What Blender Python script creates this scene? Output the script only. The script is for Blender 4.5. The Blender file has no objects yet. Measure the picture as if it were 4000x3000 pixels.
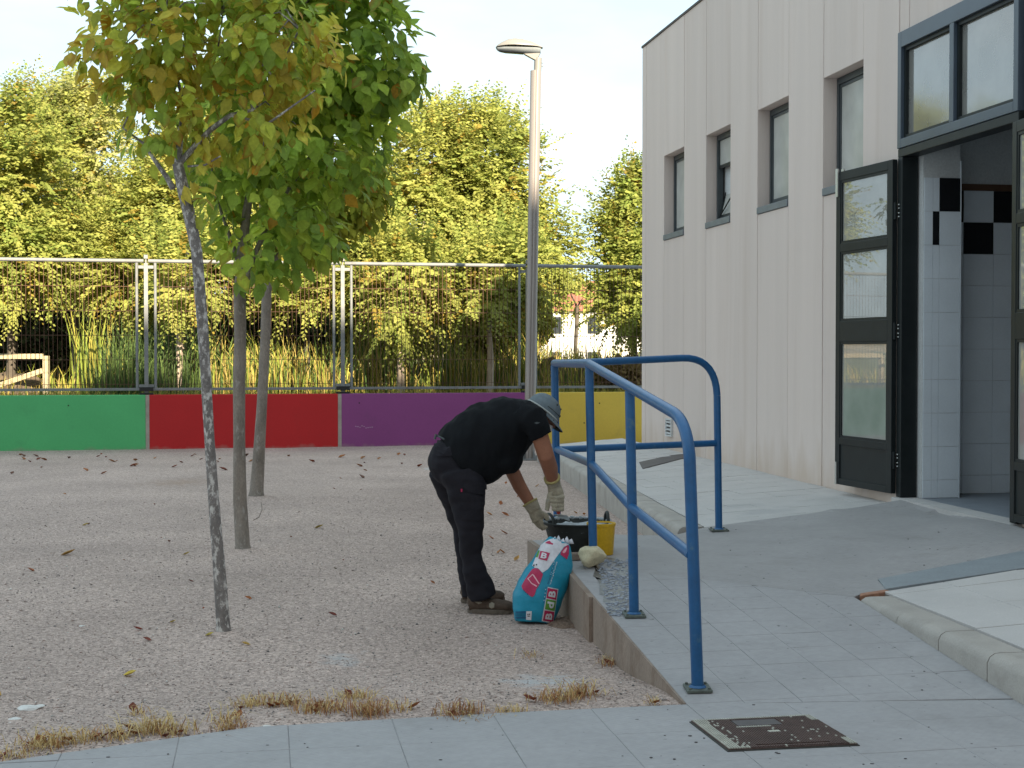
import bpy, bmesh, math, random
import numpy as np
from mathutils import Vector, Matrix, noise
from mathutils.bvhtree import BVHTree
from math import radians, sin, cos, pi, sqrt

scene = bpy.context.scene
COL = scene.collection
rng = np.random.default_rng(7)
random.seed(7)

# ------------------------------------------------------------------ camera
FPX, CX, CY, CAM_H = 5600.0, 2000.0, 1500.0, 1.5
PITCH = math.atan(125.0 / FPX)
cam_data = bpy.data.cameras.new('camera')
cam_data.sensor_width = 36.0
cam_data.lens = 36.0 * FPX / 4000.0
cam_data.clip_start = 0.05
cam_data.clip_end = 3000.0
cam = bpy.data.objects.new('camera', cam_data)
COL.objects.link(cam)
cam.location = (0, 0, CAM_H)
cam.rotation_euler = (pi / 2 - PITCH, 0, 0)
scene.camera = cam

# ------------------------------------------------------------------ sky, sun, exposure
SUN_EL, SUN_AZ = radians(26.0), radians(159.0)      # azimuth clockwise from +Y
world = bpy.data.worlds.new('World')
scene.world = world
world.use_nodes = True
wn, wl = world.node_tree.nodes, world.node_tree.links
wn.clear()
w_out = wn.new('ShaderNodeOutputWorld')
w_bg = wn.new('ShaderNodeBackground')
w_bg.inputs['Strength'].default_value = 0.15
sky = wn.new('ShaderNodeTexSky')
sky.sky_type = 'NISHITA'
sky.sun_disc = False
sky.sun_elevation = SUN_EL
sky.sun_rotation = SUN_AZ
sky.air_density = 1.0
sky.dust_density = 0.7
sky.ozone_density = 1.0
w_co = wn.new('ShaderNodeTexCoord')
w_map = wn.new('ShaderNodeMapping')
w_map.inputs['Scale'].default_value = (1.0, 1.0, 3.2)
w_ns = wn.new('ShaderNodeTexNoise')
w_ns.inputs['Scale'].default_value = 3.1
w_ns.inputs['Detail'].default_value = 6.0
w_ns.inputs['Roughness'].default_value = 0.55
w_rm = wn.new('ShaderNodeMapRange')
w_rm.inputs['From Min'].default_value = 0.40
w_rm.inputs['From Max'].default_value = 0.72
w_rm.inputs['To Min'].default_value = 0.08
w_rm.inputs['To Max'].default_value = 0.9
w_bw = wn.new('ShaderNodeRGBToBW')
w_mul = wn.new('ShaderNodeMix'); w_mul.data_type = 'RGBA'; w_mul.blend_type = 'MULTIPLY'
w_mul.inputs[0].default_value = 1.0
w_mul.inputs[7].default_value = (1.32, 1.36, 1.36, 1)
w_mix = wn.new('ShaderNodeMix'); w_mix.data_type = 'RGBA'
wl.new(w_co.outputs['Generated'], w_map.inputs['Vector'])
wl.new(w_map.outputs['Vector'], w_ns.inputs['Vector'])
wl.new(w_ns.outputs['Fac'], w_rm.inputs['Value'])
wl.new(sky.outputs['Color'], w_bw.inputs['Color'])
wl.new(w_bw.outputs['Val'], w_mul.inputs[6])
wl.new(sky.outputs['Color'], w_mix.inputs[6])
wl.new(w_mul.outputs[2], w_mix.inputs[7])
wl.new(w_rm.outputs['Result'], w_mix.inputs[0])
w_veil = wn.new('ShaderNodeMix'); w_veil.data_type = 'RGBA'       # thin even veil of high cloud
w_veil.inputs[0].default_value = 0.96
w_veil.inputs[7].default_value = (1.50, 1.93, 2.14, 1)
w_vc = wn.new('ShaderNodeMix'); w_vc.data_type = 'RGBA'
w_vc.inputs[6].default_value = (1.22, 1.62, 1.84, 1); w_vc.inputs[7].default_value = (1.56, 1.76, 1.86, 1)
wl.new(w_rm.outputs['Result'], w_vc.inputs[0]); wl.new(w_vc.outputs[2], w_veil.inputs[7])
wl.new(w_mix.outputs[2], w_veil.inputs[6])
wl.new(w_veil.outputs[2], w_bg.inputs['Color'])
wl.new(w_bg.outputs['Background'], w_out.inputs['Surface'])

sun_data = bpy.data.lights.new('sun', 'SUN')
sun_data.energy = 3.6
sun_data.angle = radians(0.6)
sun_data.color = (1.0, 0.86, 0.64)
sun = bpy.data.objects.new('sun', sun_data)
COL.objects.link(sun)
TO_SUN = Vector((sin(SUN_AZ) * cos(SUN_EL), cos(SUN_AZ) * cos(SUN_EL), sin(SUN_EL)))
sun.rotation_euler = (-TO_SUN).to_track_quat('-Z', 'Y').to_euler()
sun.location = (0, 0, 30)

scene.view_settings.view_transform = 'Standard'
scene.view_settings.look = 'None'
scene.view_settings.gamma = 1.0
scene.view_settings.use_curve_mapping = False
scene.view_settings.exposure = 2.16
scene.cycles.max_bounces = 6
scene.cycles.transparent_max_bounces = 8
scene.cycles.use_denoising = True
scene.cycles.use_adaptive_sampling = False

# ------------------------------------------------------------------ helpers
_U = Vector((0, sin(PITCH), cos(PITCH)))
_F = Vector((0, cos(PITCH), -sin(PITCH)))
ORIGIN = Vector((0, 0, CAM_H))
def ray(px, py):
    return Vector((1, 0, 0)) * ((px - CX) / FPX) + _U * ((CY - py) / FPX) + _F
def D(px, py, y):                      # point of the place seen at photo pixel, y metres away
    r = ray(px, py); return ORIGIN + r * (y / r.y)
def G(px, py, z=0.0):                  # the same on a level surface
    r = ray(px, py); return ORIGIN + r * ((z - CAM_H) / r.z)

def tag(o, label=None, cat=None, group=None, kind=None):
    if label: o['label'] = label
    if cat: o['category'] = cat
    if group: o['group'] = group
    if kind: o['kind'] = kind
    return o
def empty(name, loc=(0, 0, 0), rz=0.0):
    o = bpy.data.objects.new(name, None)
    o.location = loc; o.rotation_euler = (0, 0, rz); o.empty_display_size = 0.1
    COL.objects.link(o); return o
def link(name, mesh, parent=None, world_coords=True):
    o = bpy.data.objects.new(name, mesh)
    COL.objects.link(o)
    if parent is not None:
        o.parent = parent
        if world_coords:
            o.matrix_parent_inverse = world_matrix(parent).inverted()
    return o
def world_matrix(o):
    m = o.matrix_basis.copy() if o.parent is None else world_matrix(o.parent) @ o.matrix_parent_inverse @ o.matrix_basis
    return m

class MB:
    def __init__(s): s.v = []; s.f = []; s.m = []
    def add(s, vs, fs, mi=0):
        b = len(s.v); s.v += [tuple(v) for v in vs]
        for f in fs: s.f.append(tuple(b + i for i in f)); s.m.append(mi)
        return s
    def box(s, lo, hi, M=None, mi=0):
        (x0, y0, z0), (x1, y1, z1) = lo, hi
        vs = [Vector(p) for p in ((x0,y0,z0),(x1,y0,z0),(x1,y1,z0),(x0,y1,z0),(x0,y0,z1),(x1,y0,z1),(x1,y1,z1),(x0,y1,z1))]
        if M is not None: vs = [M @ v for v in vs]
        return s.add(vs, [(0,3,2,1),(4,5,6,7),(0,1,5,4),(1,2,6,5),(2,3,7,6),(3,0,4,7)], mi)
    def tube(s, pts, r, n=12, caps=True, mi=0):
        pts = [Vector(p) for p in pts]
        rs = r if isinstance(r, (list, tuple)) else [r] * len(pts)
        base = len(s.v); prev = None
        for i, p in enumerate(pts):
            a = pts[max(i - 1, 0)]; b = pts[min(i + 1, len(pts) - 1)]
            t = (b - a).normalized()
            if prev is None:
                x = t.cross(Vector((0.13, 0.31, 0.94)))
                if x.length < 0.2: x = t.cross(Vector((1, 0, 0)))
                x.normalize()
            else:
                x = (prev - t * prev.dot(t)).normalized()
            prev = x; y = t.cross(x)
            for k in range(n):
                a_ = 2 * pi * k / n
                s.v.append(tuple(p + (x * cos(a_) + y * sin(a_)) * rs[i]))
        for i in range(len(pts) - 1):
            for k in range(n):
                a_, b_ = base + i * n + k, base + i * n + (k + 1) % n
                s.f.append((a_, b_, b_ + n, a_ + n)); s.m.append(mi)
        if caps:
            s.f.append(tuple(base + k for k in reversed(range(n)))); s.m.append(mi)
            e = base + (len(pts) - 1) * n
            s.f.append(tuple(e + k for k in range(n))); s.m.append(mi)
        return s
    def loft(s, pts, rad, n=24, side=Vector((0, 1, 0)), mi=0):   # elliptical sections: rad = (in plane, along side)
        pts = [Vector(p) for p in pts]; base = len(s.v)
        for i, p in enumerate(pts):
            t = (pts[min(i + 1, len(pts) - 1)] - pts[max(i - 1, 0)]).normalized()
            e1 = t.cross(side).normalized(); e2 = e1.cross(t).normalized()
            a, b = rad[i]
            for k in range(n):
                an = 2 * pi * k / n
                s.v.append(tuple(p + e1 * (a * cos(an)) + e2 * (b * sin(an))))
        for i in range(len(pts) - 1):
            for k in range(n):
                a_, b_ = base + i * n + k, base + i * n + (k + 1) % n
                s.f.append((a_, b_, b_ + n, a_ + n)); s.m.append(mi)
        s.f.append(tuple(base + k for k in reversed(range(n)))); s.m.append(mi)
        e = base + (len(pts) - 1) * n
        s.f.append(tuple(e + k for k in range(n))); s.m.append(mi)
        return s
    def ball(s, c, r, M=None, n=14, mi=0):
        c = Vector(c); r = r if hasattr(r, '__len__') else (r, r, r)
        R = M if M is not None else Matrix.Identity(3)
        vs = [c + R @ Vector((0, 0, r[2]))]; fs = []
        rows = n // 2
        for i in range(1, rows):
            th = pi * i / rows
            for k in range(n):
                ph = 2 * pi * k / n
                vs.append(c + R @ Vector((r[0]*sin(th)*cos(ph), r[1]*sin(th)*sin(ph), r[2]*cos(th))))
        vs.append(c + R @ Vector((0, 0, -r[2])))
        for k in range(n): fs.append((0, 1 + k, 1 + (k + 1) % n))
        for i in range(rows - 2):
            for k in range(n):
                a, b = 1 + i*n + k, 1 + i*n + (k+1) % n
                fs.append((a, a + n, b + n, b))
        L = len(vs) - 1; o = 1 + (rows - 2) * n
        for k in range(n): fs.append((L, o + (k+1) % n, o + k))
        return s.add(vs, fs, mi)
    def lathe(s, prof, c=(0,0,0), n=24, M=None, mi=0):
        c = Vector(c); base = len(s.v)
        for r, z in prof:
            for k in range(n):
                a = 2*pi*k/n; v = Vector((r*cos(a), r*sin(a), z))
                if M is not None: v = M @ v
                s.v.append(tuple(c + v))
        for i in range(len(prof) - 1):
            for k in range(n):
                a, b = base + i*n + k, base + i*n + (k+1) % n
                s.f.append((a, b, b + n, a + n)); s.m.append(mi)
        return s
    def prism(s, top, bottom, mi=0):
        n = len(top); base = len(s.v)
        s.v += [tuple(p) for p in top] + [tuple(p) for p in bottom]
        s.f.append(tuple(base + i for i in range(n))); s.m.append(mi)
        s.f.append(tuple(base + n + i for i in reversed(range(n)))); s.m.append(mi)
        for i in range(n):
            j = (i + 1) % n
            s.f.append((base + n + i, base + n + j, base + j, base + i)); s.m.append(mi)
        return s
    def mesh(s, name, mats, smooth=False):
        me = bpy.data.meshes.new(name)
        me.from_pydata(s.v, [], s.f)
        mats = mats if isinstance(mats, (list, tuple)) else [mats]
        for m in mats: me.materials.append(m)
        if len(mats) > 1: me.polygons.foreach_set('material_index', s.m)
        if smooth: me.polygons.foreach_set('use_smooth', [True] * len(me.polygons))
        me.update(); return me
    def build(s, name, mats, parent=None, smooth=False, auto=None, bevel=None, local=False):
        me = s.mesh(name, mats, smooth)
        if bevel or auto is not None or True:
            bm = bmesh.new(); bm.from_mesh(me)
            bmesh.ops.recalc_face_normals(bm, faces=bm.faces)
            if bevel:
                ed = [e for e in bm.edges if e.is_manifold and e.calc_face_angle(0) > 0.5]
                bmesh.ops.bevel(bm, geom=ed, offset=bevel, segments=2, affect='EDGES', profile=0.6)
            if auto is not None:
                for f in bm.faces: f.smooth = True
                for e in bm.edges:
                    if not e.is_manifold or e.calc_face_angle(0) > auto: e.smooth = False
            bm.to_mesh(me); bm.free()
        return link(name, me, parent, world_coords=not local)

def np_mesh(name, V, F, mat, colors=None, smooth=False):
    V = np.asarray(V, np.float32); F = np.asarray(F, np.int32)
    me = bpy.data.meshes.new(name)
    me.vertices.add(len(V)); me.vertices.foreach_set('co', V.ravel())
    k = F.shape[1]
    me.loops.add(F.size); me.loops.foreach_set('vertex_index', F.ravel())
    me.polygons.add(len(F))
    me.polygons.foreach_set('loop_start', np.arange(0, F.size, k, dtype=np.int32))
    me.polygons.foreach_set('loop_total', np.full(len(F), k, np.int32))
    if smooth: me.polygons.foreach_set('use_smooth', np.ones(len(F), bool))
    me.update(calc_edges=True); me.validate()
    if colors is not None:
        ca = me.color_attributes.new('tint', 'FLOAT_COLOR', 'POINT')
        C = np.ones((len(V), 4), np.float32); C[:, :3] = colors
        ca.data.foreach_set('color', C.ravel())
    for m in (mat if isinstance(mat, (list, tuple)) else [mat]): me.materials.append(m)
    return me

# ------------------------------------------------------------------ materials
def srgb(r, g, b):
    f = lambda c: (c/255)/12.92 if c/255 <= 0.04045 else (((c/255)+0.055)/1.055)**2.4
    return (f(r), f(g), f(b))
def make_mat(name, col, rough=0.7, var=0.12, scale=6.0, stretch=(1,1,1), fine=60.0, fine_var=0.08, bump=0.0, bump_scale=80.0,
             metal=0.0, spec=0.4, stain=None, stain_scale=2.0, stain_lo=0.55, stain_hi=0.75, vcol=False, transl=0.0, coord='pos'):
    m = bpy.data.materials.new(name); m.use_nodes = True
    n, l = m.node_tree.nodes, m.node_tree.links
    bs = n['Principled BSDF']; out = n['Material Output']
    bs.inputs['Roughness'].default_value = rough
    bs.inputs['Metallic'].default_value = metal
    bs.inputs['Specular IOR Level'].default_value = spec
    if coord == 'pos':
        src = n.new('ShaderNodeNewGeometry').outputs['Position']
    else:
        src = n.new('ShaderNodeTexCoord').outputs['Object']
    mp = n.new('ShaderNodeMapping'); mp.inputs['Scale'].default_value = stretch
    l.new(src, mp.inputs['Vector'])
    if vcol:
        at = n.new('ShaderNodeAttribute'); at.attribute_name = 'tint'; cur = at.outputs['Color']
    else:
        rgb = n.new('ShaderNodeRGB'); rgb.outputs[0].default_value = (*col, 1); cur = rgb.outputs[0]
    def modulate(cur, sc, amt, det=4.0):
        ns = n.new('ShaderNodeTexNoise'); ns.inputs['Scale'].default_value = sc; ns.inputs['Detail'].default_value = det
        l.new(mp.outputs[0], ns.inputs['Vector'])
        mr = n.new('ShaderNodeMapRange'); mr.inputs['From Min'].default_value = 0.3; mr.inputs['From Max'].default_value = 0.7
        mr.inputs['To Min'].default_value = 1 - amt; mr.inputs['To Max'].default_value = 1 + amt
        l.new(ns.outputs['Fac'], mr.inputs['Value'])
        mx = n.new('ShaderNodeVectorMath'); mx.operation = 'SCALE'
        l.new(cur, mx.inputs[0]); l.new(mr.outputs[0], mx.inputs['Scale'])
        return mx.outputs[0]
    if var: cur = modulate(cur, scale, var)
    if fine_var: cur = modulate(cur, fine, fine_var, 2.0)
    if stain is not None:
        ns = n.new('ShaderNodeTexNoise'); ns.inputs['Scale'].default_value = stain_scale; ns.inputs['Detail'].default_value = 6
        ns.inputs['Roughness'].default_value = 0.65
        l.new(mp.outputs[0], ns.inputs['Vector'])
        mr = n.new('ShaderNodeMapRange'); mr.inputs['From Min'].default_value = stain_lo; mr.inputs['From Max'].default_value = stain_hi
        l.new(ns.outputs['Fac'], mr.inputs['Value'])
        mx = n.new('ShaderNodeMix'); mx.data_type = 'RGBA'
        l.new(mr.outputs[0], mx.inputs[0]); l.new(cur, mx.inputs[6]); mx.inputs[7].default_value = (*stain, 1)
        cur = mx.outputs[2]
    l.new(cur, bs.inputs['Base Color'])
    if bump:
        nb = n.new('ShaderNodeTexNoise'); nb.inputs['Scale'].default_value = bump_scale; nb.inputs['Detail'].default_value = 5
        l.new(mp.outputs[0], nb.inputs['Vector'])
        bp = n.new('ShaderNodeBump'); bp.inputs['Strength'].default_value = bump; bp.inputs['Distance'].default_value = 0.02
        l.new(nb.outputs['Fac'], bp.inputs['Height']); l.new(bp.outputs[0], bs.inputs['Normal'])
    if transl:
        tr = n.new('ShaderNodeBsdfTranslucent'); l.new(cur, tr.inputs['Color'])
        ms = n.new('ShaderNodeMixShader'); ms.inputs[0].default_value = transl
        l.new(bs.outputs[0], ms.inputs[1]); l.new(tr.outputs[0], ms.inputs[2]); l.new(ms.outputs[0], out.inputs['Surface'])
    return m
def node_add(m, kind, **kw):
    nd = m.node_tree.nodes.new(kind)
    for k, v in kw.items(): setattr(nd, k, v)
    return nd

M = {}
M['concrete_wall'] = make_mat('precast_concrete', (0.665, 0.565, 0.515), 0.85, 0.035, 0.7, (5, 5, 0.25), 60, 0.02, 0.10, 60,
                              stain=(0.58, 0.47, 0.41), stain_scale=0.8, stain_lo=0.52, stain_hi=0.9)
def weathered_wall(m, z0, h, col, amt):
    # splashed earth along the foot of a wall, ragged upper edge, and a slightly different tone from piece to piece
    n, l = m.node_tree.nodes, m.node_tree.links
    bs = n['Principled BSDF']; cur = bs.inputs['Base Color'].links[0].from_socket
    pos = n.new('ShaderNodeNewGeometry').outputs['Position']
    sp = n.new('ShaderNodeSeparateXYZ'); l.new(pos, sp.inputs[0])
    mp = n.new('ShaderNodeMapping'); mp.inputs['Scale'].default_value = (2.2, 2.2, 0.5); l.new(pos, mp.inputs[0])
    ns = n.new('ShaderNodeTexNoise'); ns.inputs['Scale'].default_value = 2.5; ns.inputs['Detail'].default_value = 6; l.new(mp.outputs[0], ns.inputs['Vector'])
    ad = n.new('ShaderNodeMath'); ad.operation = 'MULTIPLY_ADD'; l.new(ns.outputs['Fac'], ad.inputs[0]); ad.inputs[1].default_value = h * 2.4; l.new(sp.outputs['Z'], ad.inputs[2])
    mr = n.new('ShaderNodeMapRange'); mr.inputs['From Min'].default_value = z0 + h * 1.2; mr.inputs['From Max'].default_value = z0 + h * 2.2
    mr.inputs['To Min'].default_value = amt; mr.inputs['To Max'].default_value = 0.0; l.new(ad.outputs[0], mr.inputs['Value'])
    mx = n.new('ShaderNodeMix'); mx.data_type = 'RGBA'; l.new(mr.outputs[0], mx.inputs[0]); l.new(cur, mx.inputs[6]); mx.inputs[7].default_value = (*col, 1)
    oi = n.new('ShaderNodeObjectInfo'); m2 = n.new('ShaderNodeMapRange'); m2.inputs['To Min'].default_value = 0.96; m2.inputs['To Max'].default_value = 1.04
    l.new(oi.outputs['Random'], m2.inputs['Value'])
    vm = n.new('ShaderNodeVectorMath'); vm.operation = 'SCALE'; l.new(mx.outputs[2], vm.inputs[0]); l.new(m2.outputs[0], vm.inputs['Scale'])
    l.new(vm.outputs[0], bs.inputs['Base Color'])
weathered_wall(M['concrete_wall'], 0.15, 0.42, (0.52, 0.40, 0.31), 0.6)
M['joint'] = make_mat('dark_joint', (0.10, 0.09, 0.085), 0.9)
M['blue_grey_frame'] = make_mat('blue_grey_aluminium', (0.055, 0.075, 0.10), 0.38, 0.1, 5, fine_var=0.03, spec=0.5)
M['black_frame'] = make_mat('dark_green_steel', (0.014, 0.018, 0.019), 0.45, 0.15, 7, fine_var=0.05, spec=0.25)
M['window_frame'] = make_mat('grey_aluminium', (0.055, 0.066, 0.072), 0.45, 0.1, 6)
M['sill'] = make_mat('grey_metal_sill', (0.16, 0.18, 0.20), 0.5, 0.1, 6)
M['tile_white'] = make_mat('white_ceramic', (0.70, 0.75, 0.80), 0.25, 0.04, 3, fine_var=0.02)
M['tile_black'] = make_mat('black_ceramic', (0.012, 0.013, 0.015), 0.2, 0.05, 3)
M['plaster'] = make_mat('white_plaster', (0.55, 0.56, 0.56), 0.85, 0.05, 3)
M['brown_trim'] = make_mat('brown_wood_trim', (0.11, 0.055, 0.03), 0.6)
M['dark_floor'] = make_mat('grey_terrazzo', (0.20, 0.22, 0.25), 0.5, 0.1, 8)
M['steel'] = make_mat('brushed_steel', (0.55, 0.55, 0.53), 0.35, 0.05, 5, metal=0.8)
M['lamp_pole'] = make_mat('anodised_aluminium', (0.31, 0.275, 0.255), 0.42, 0.06, 3, (8, 8, 0.5), metal=0.35)
M['lamp_head'] = make_mat('pale_cast_aluminium', (0.21, 0.20, 0.185), 0.4, 0.04, 4)
M['lamp_grey'] = make_mat('grey_lamp_underside', (0.22, 0.24, 0.25), 0.4)
M['lamp_lens'] = make_mat('dark_lamp_lens', (0.05, 0.055, 0.06), 0.12)
M['rail_blue'] = make_mat('blue_rail_paint', (0.005, 0.084, 0.225), 0.38, 0.10, 9, fine=45, fine_var=0.07, bump=0.04, bump_scale=45,
                          spec=0.55, stain=(0.07, 0.15, 0.21), stain_scale=11, stain_lo=0.60, stain_hi=0.74)
M['rust_plate'] = make_mat('painted_base_plate', (0.10, 0.115, 0.10), 0.6, 0.2, 15, stain=(0.035, 0.03, 0.025), stain_scale=9)
M['galv'] = make_mat('galvanised_steel', (0.20, 0.205, 0.205), 0.55, 0.12, 8, metal=0.15, stain=(0.15, 0.135, 0.12), stain_scale=5)
M['rod_rust'] = make_mat('rusty_rod', (0.10, 0.050, 0.030), 0.85, 0.25, 4, stain=(0.13, 0.10, 0.075), stain_scale=2)
M['black_clamp'] = make_mat('black_clamp', (0.012, 0.012, 0.012), 0.5)
def painted(name, c, st):
    return make_mat(name, c, 0.62, 0.05, 1.5, fine=35, fine_var=0.03, bump=0.06, bump_scale=30, stain=st, stain_scale=2.6, stain_lo=0.60, stain_hi=0.95)
M['wall_green'] = painted('green_wall_paint', (0.085, 0.43, 0.155), (0.07, 0.30, 0.12))
M['wall_red'] = painted('red_wall_paint', (0.46, 0.011, 0.013), (0.34, 0.02, 0.02))
M['wall_purple'] = painted('purple_wall_paint', (0.225, 0.050, 0.185), (0.17, 0.05, 0.145))
M['wall_yellow'] = painted('yellow_wall_paint', (0.62, 0.43, 0.06), (0.40, 0.28, 0.07))
for k_ in ('wall_green', 'wall_red', 'wall_purple', 'wall_yellow'): weathered_wall(M[k_], -0.16, 0.10, (0.30, 0.23, 0.19), 0.6)
M['wall_bare'] = make_mat('bare_concrete', (0.36, 0.31, 0.27), 0.9, 0.15, 6, bump=0.2)
M['ramp_side'] = make_mat('stained_concrete', (0.265, 0.205, 0.165), 0.88, 0.14, 2.2, (1.6, 1.6, 0.8), 70, 0.10, 0.35, 40,
                          stain=(0.165, 0.108, 0.072), stain_scale=2.6, stain_lo=0.5, stain_hi=0.70)
M['kerb'] = make_mat('kerb_concrete', (0.36, 0.33, 0.30), 0.85, 0.10, 5, fine=120, fine_var=0.06, bump=0.15, stain=(0.26, 0.235, 0.21), stain_scale=3)
M['paver'] = make_mat('white_paver', (0.48, 0.455, 0.44), 0.82, 0.06, 3, fine=110, fine_var=0.05, bump=0.1, stain=(0.37, 0.36, 0.36), stain_scale=1.2)
M['grout'] = make_mat('sandy_grout', (0.25, 0.23, 0.21), 0.95, 0.2, 20)
M['strip'] = make_mat('grey_metal_strip', (0.24, 0.265, 0.285), 0.5, 0.08, 5)
M['brick_chip'] = make_mat('broken_brick', (0.33, 0.17, 0.11), 0.9, 0.2, 20)
M['manhole'] = make_mat('rusty_cast_iron', (0.088, 0.054, 0.046), 0.7, 0.2, 9, fine=150, fine_var=0.15, bump=0.1)
M['manhole_cream'] = make_mat('cement_filled_rib', (0.40, 0.385, 0.33), 0.8, 0.15, 20)
M['manhole_rim'] = make_mat('manhole_rim', (0.035, 0.033, 0.028), 0.7)
M['drain'] = make_mat('drain_metal', (0.085, 0.075, 0.075), 0.6, 0.15, 10)
M['skin'] = make_mat('tanned_skin', (0.30, 0.128, 0.075), 0.5, 0.10, 14, fine=120, fine_var=0.06, spec=0.35)
M['shirt'] = make_mat('black_cotton', (0.0075, 0.0085, 0.0105), 0.9, 0.15, 10, fine=300, fine_var=0.1, spec=0.15)
M['trousers'] = make_mat('black_work_cotton', (0.0165, 0.0155, 0.0205), 0.88, 0.18, 10, fine=260, fine_var=0.1, spec=0.2)
M['cap'] = make_mat('grey_blue_cap', (0.125, 0.155, 0.175), 0.75, 0.06, 20)
M['cap_edge'] = make_mat('pale_cap_edging', (0.42, 0.44, 0.42), 0.75)
M['cap_dark'] = make_mat('dark_cap_underside', (0.035, 0.04, 0.035), 0.8)
M['mask'] = make_mat('white_cloth_mask', (0.75, 0.75, 0.73), 0.8)
M['hair'] = make_mat('grey_hair', (0.12, 0.10, 0.09), 0.8, 0.3, 80)
M['glass_frame'] = make_mat('dark_spectacle_frame', (0.03, 0.012, 0.012), 0.3)
M['glove'] = make_mat('leather_glove', (0.36, 0.315, 0.235), 0.85, 0.16, 22, fine=140, fine_var=0.12, bump=0.3, bump_scale=90, stain=(0.26, 0.25, 0.22), stain_scale=25)
M['glove_cuff'] = make_mat('yellow_glove_cuff', (0.42, 0.35, 0.15), 0.85, 0.1, 22)
M['shoe'] = make_mat('brown_suede_shoe', (0.085, 0.058, 0.042), 0.85, 0.2, 30)
M['shoe_sole'] = make_mat('grey_brown_sole', (0.125, 0.10, 0.078), 0.8, 0.15, 30)
M['shoe_patch'] = make_mat('beige_shoe_patch', (0.27, 0.24, 0.19), 0.85)
M['tub'] = make_mat('black_rubber', (0.020, 0.024, 0.023), 0.6, 0.25, 16, stain=(0.08, 0.085, 0.08), stain_scale=14, stain_lo=0.62, stain_hi=0.8)
M['mortar'] = make_mat('wet_grey_mortar', (0.36, 0.39, 0.41), 0.7, 0.2, 25, bump=0.6, bump_scale=60)
M['bucket'] = make_mat('yellow_plastic', (0.62, 0.37, 0.012), 0.42, 0.06, 8, stain=(0.50, 0.36, 0.07), stain_scale=10, stain_lo=0.6)
M['red_handle'] = make_mat('red_wood_handle', (0.42, 0.05, 0.035), 0.45)
M['stone'] = make_mat('cream_limestone', (0.60, 0.53, 0.36), 0.9, 0.10, 18, fine=120, fine_var=0.08, bump=0.35, bump_scale=50)
M['bag_blue'] = make_mat('turquoise_bag', (0.010, 0.25, 0.38), 0.40, 0.07, 8, fine=60, fine_var=0.04, bump=0.25, bump_scale=25)
M['bag_white'] = make_mat('white_bag_film', (0.62, 0.61, 0.65), 0.42, 0.05, 12)
M['bag_pink'] = make_mat('magenta_print', (0.42, 0.02, 0.085), 0.42, 0.06, 12)
M['bag_green'] = make_mat('green_print', (0.10, 0.27, 0.035), 0.42, 0.06, 12)
M['bag_dark'] = make_mat('navy_print', (0.012, 0.06, 0.16), 0.42)
M['bag_ink'] = make_mat('black_print', (0.02, 0.02, 0.02), 0.5)
M['bag_teal'] = make_mat('dark_teal_print', (0.006, 0.13, 0.22), 0.42)
M['bag_rose'] = make_mat('pale_rose_print', (0.72, 0.36, 0.42), 0.45)
M['bark_grey'] = make_mat('grey_lichen_bark', (0.19, 0.17, 0.16), 0.9, 0.25, 14, (1, 1, 0.6), 120, 0.15, 0.5, 60,
                          stain=(0.56, 0.53, 0.50), stain_scale=34, stain_lo=0.50, stain_hi=0.60)
M['bark_dark'] = make_mat('brown_grey_bark', (0.23, 0.195, 0.165), 0.9, 0.2, 10, (1, 1, 0.5), 100, 0.15, 0.5, 50,
                          stain=(0.33, 0.30, 0.27), stain_scale=22, stain_lo=0.57, stain_hi=0.66)
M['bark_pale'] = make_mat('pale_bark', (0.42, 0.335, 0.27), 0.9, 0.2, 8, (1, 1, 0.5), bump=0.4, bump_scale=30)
M['bark_shade'] = make_mat('shaded_bark', (0.085, 0.07, 0.055), 0.9, 0.2, 8)  # darker copy of the pale bark, shade put into the colour
M['leaf_front'] = make_mat('broad_leaf', (0.1, 0.1, 0.1), 0.5, 0.12, 30, fine_var=0.06, vcol=True, transl=0.6, spec=0.3)
M['leaf_back'] = make_mat('small_leaf', (0.1, 0.1, 0.1), 0.6, 0.0, fine_var=0.0, vcol=True, transl=0.5, spec=0.15)
M['blade'] = make_mat('grass_blade', (0.1, 0.1, 0.1), 0.7, 0.0, fine_var=0.0, vcol=True, transl=0.2, spec=0.2)
M['pebble'] = make_mat('pebble_stone', (0.1, 0.1, 0.1), 0.85, 0.08, 40, fine_var=0.05, vcol=True)
M['dry_leaf'] = make_mat('dry_leaf', (0.1, 0.1, 0.1), 0.75, 0.15, 60, vcol=True, transl=0.1)
M['wood_cream'] = make_mat('cream_painted_wood', (0.42, 0.345, 0.22), 0.8, 0.1, 6, bump=0.2)
M['house_white'] = make_mat('white_render', (0.62, 0.60, 0.57), 0.9, 0.06, 0.5)
M['roof_tile'] = make_mat('clay_roof', (0.32, 0.115, 0.075), 0.9, 0.2, 1.5)
M['house_window'] = make_mat('dark_window', (0.03, 0.035, 0.04), 0.2)
M['dirt'] = make_mat('brown_earth', (0.10, 0.075, 0.05), 0.95, 0.3, 3, bump=0.6, bump_scale=8)
M['field'] = make_mat('dry_grass_ground', (0.17, 0.15, 0.045), 0.95, 0.3, 1.2, fine=15, fine_var=0.3, stain=(0.07, 0.10, 0.02), stain_scale=0.5, stain_lo=0.45, stain_hi=0.6)
M['hill'] = make_mat('dry_hillside', (0.30, 0.235, 0.15), 0.95, 0.25, 0.12, fine=0.8, fine_var=0.2, stain=(0.10, 0.115, 0.06), stain_scale=0.09, stain_lo=0.5, stain_hi=0.62)
M['far_leaf'] = make_mat('distant_foliage', (0.06, 0.085, 0.03), 0.9, 0.3, 0.8)

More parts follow.
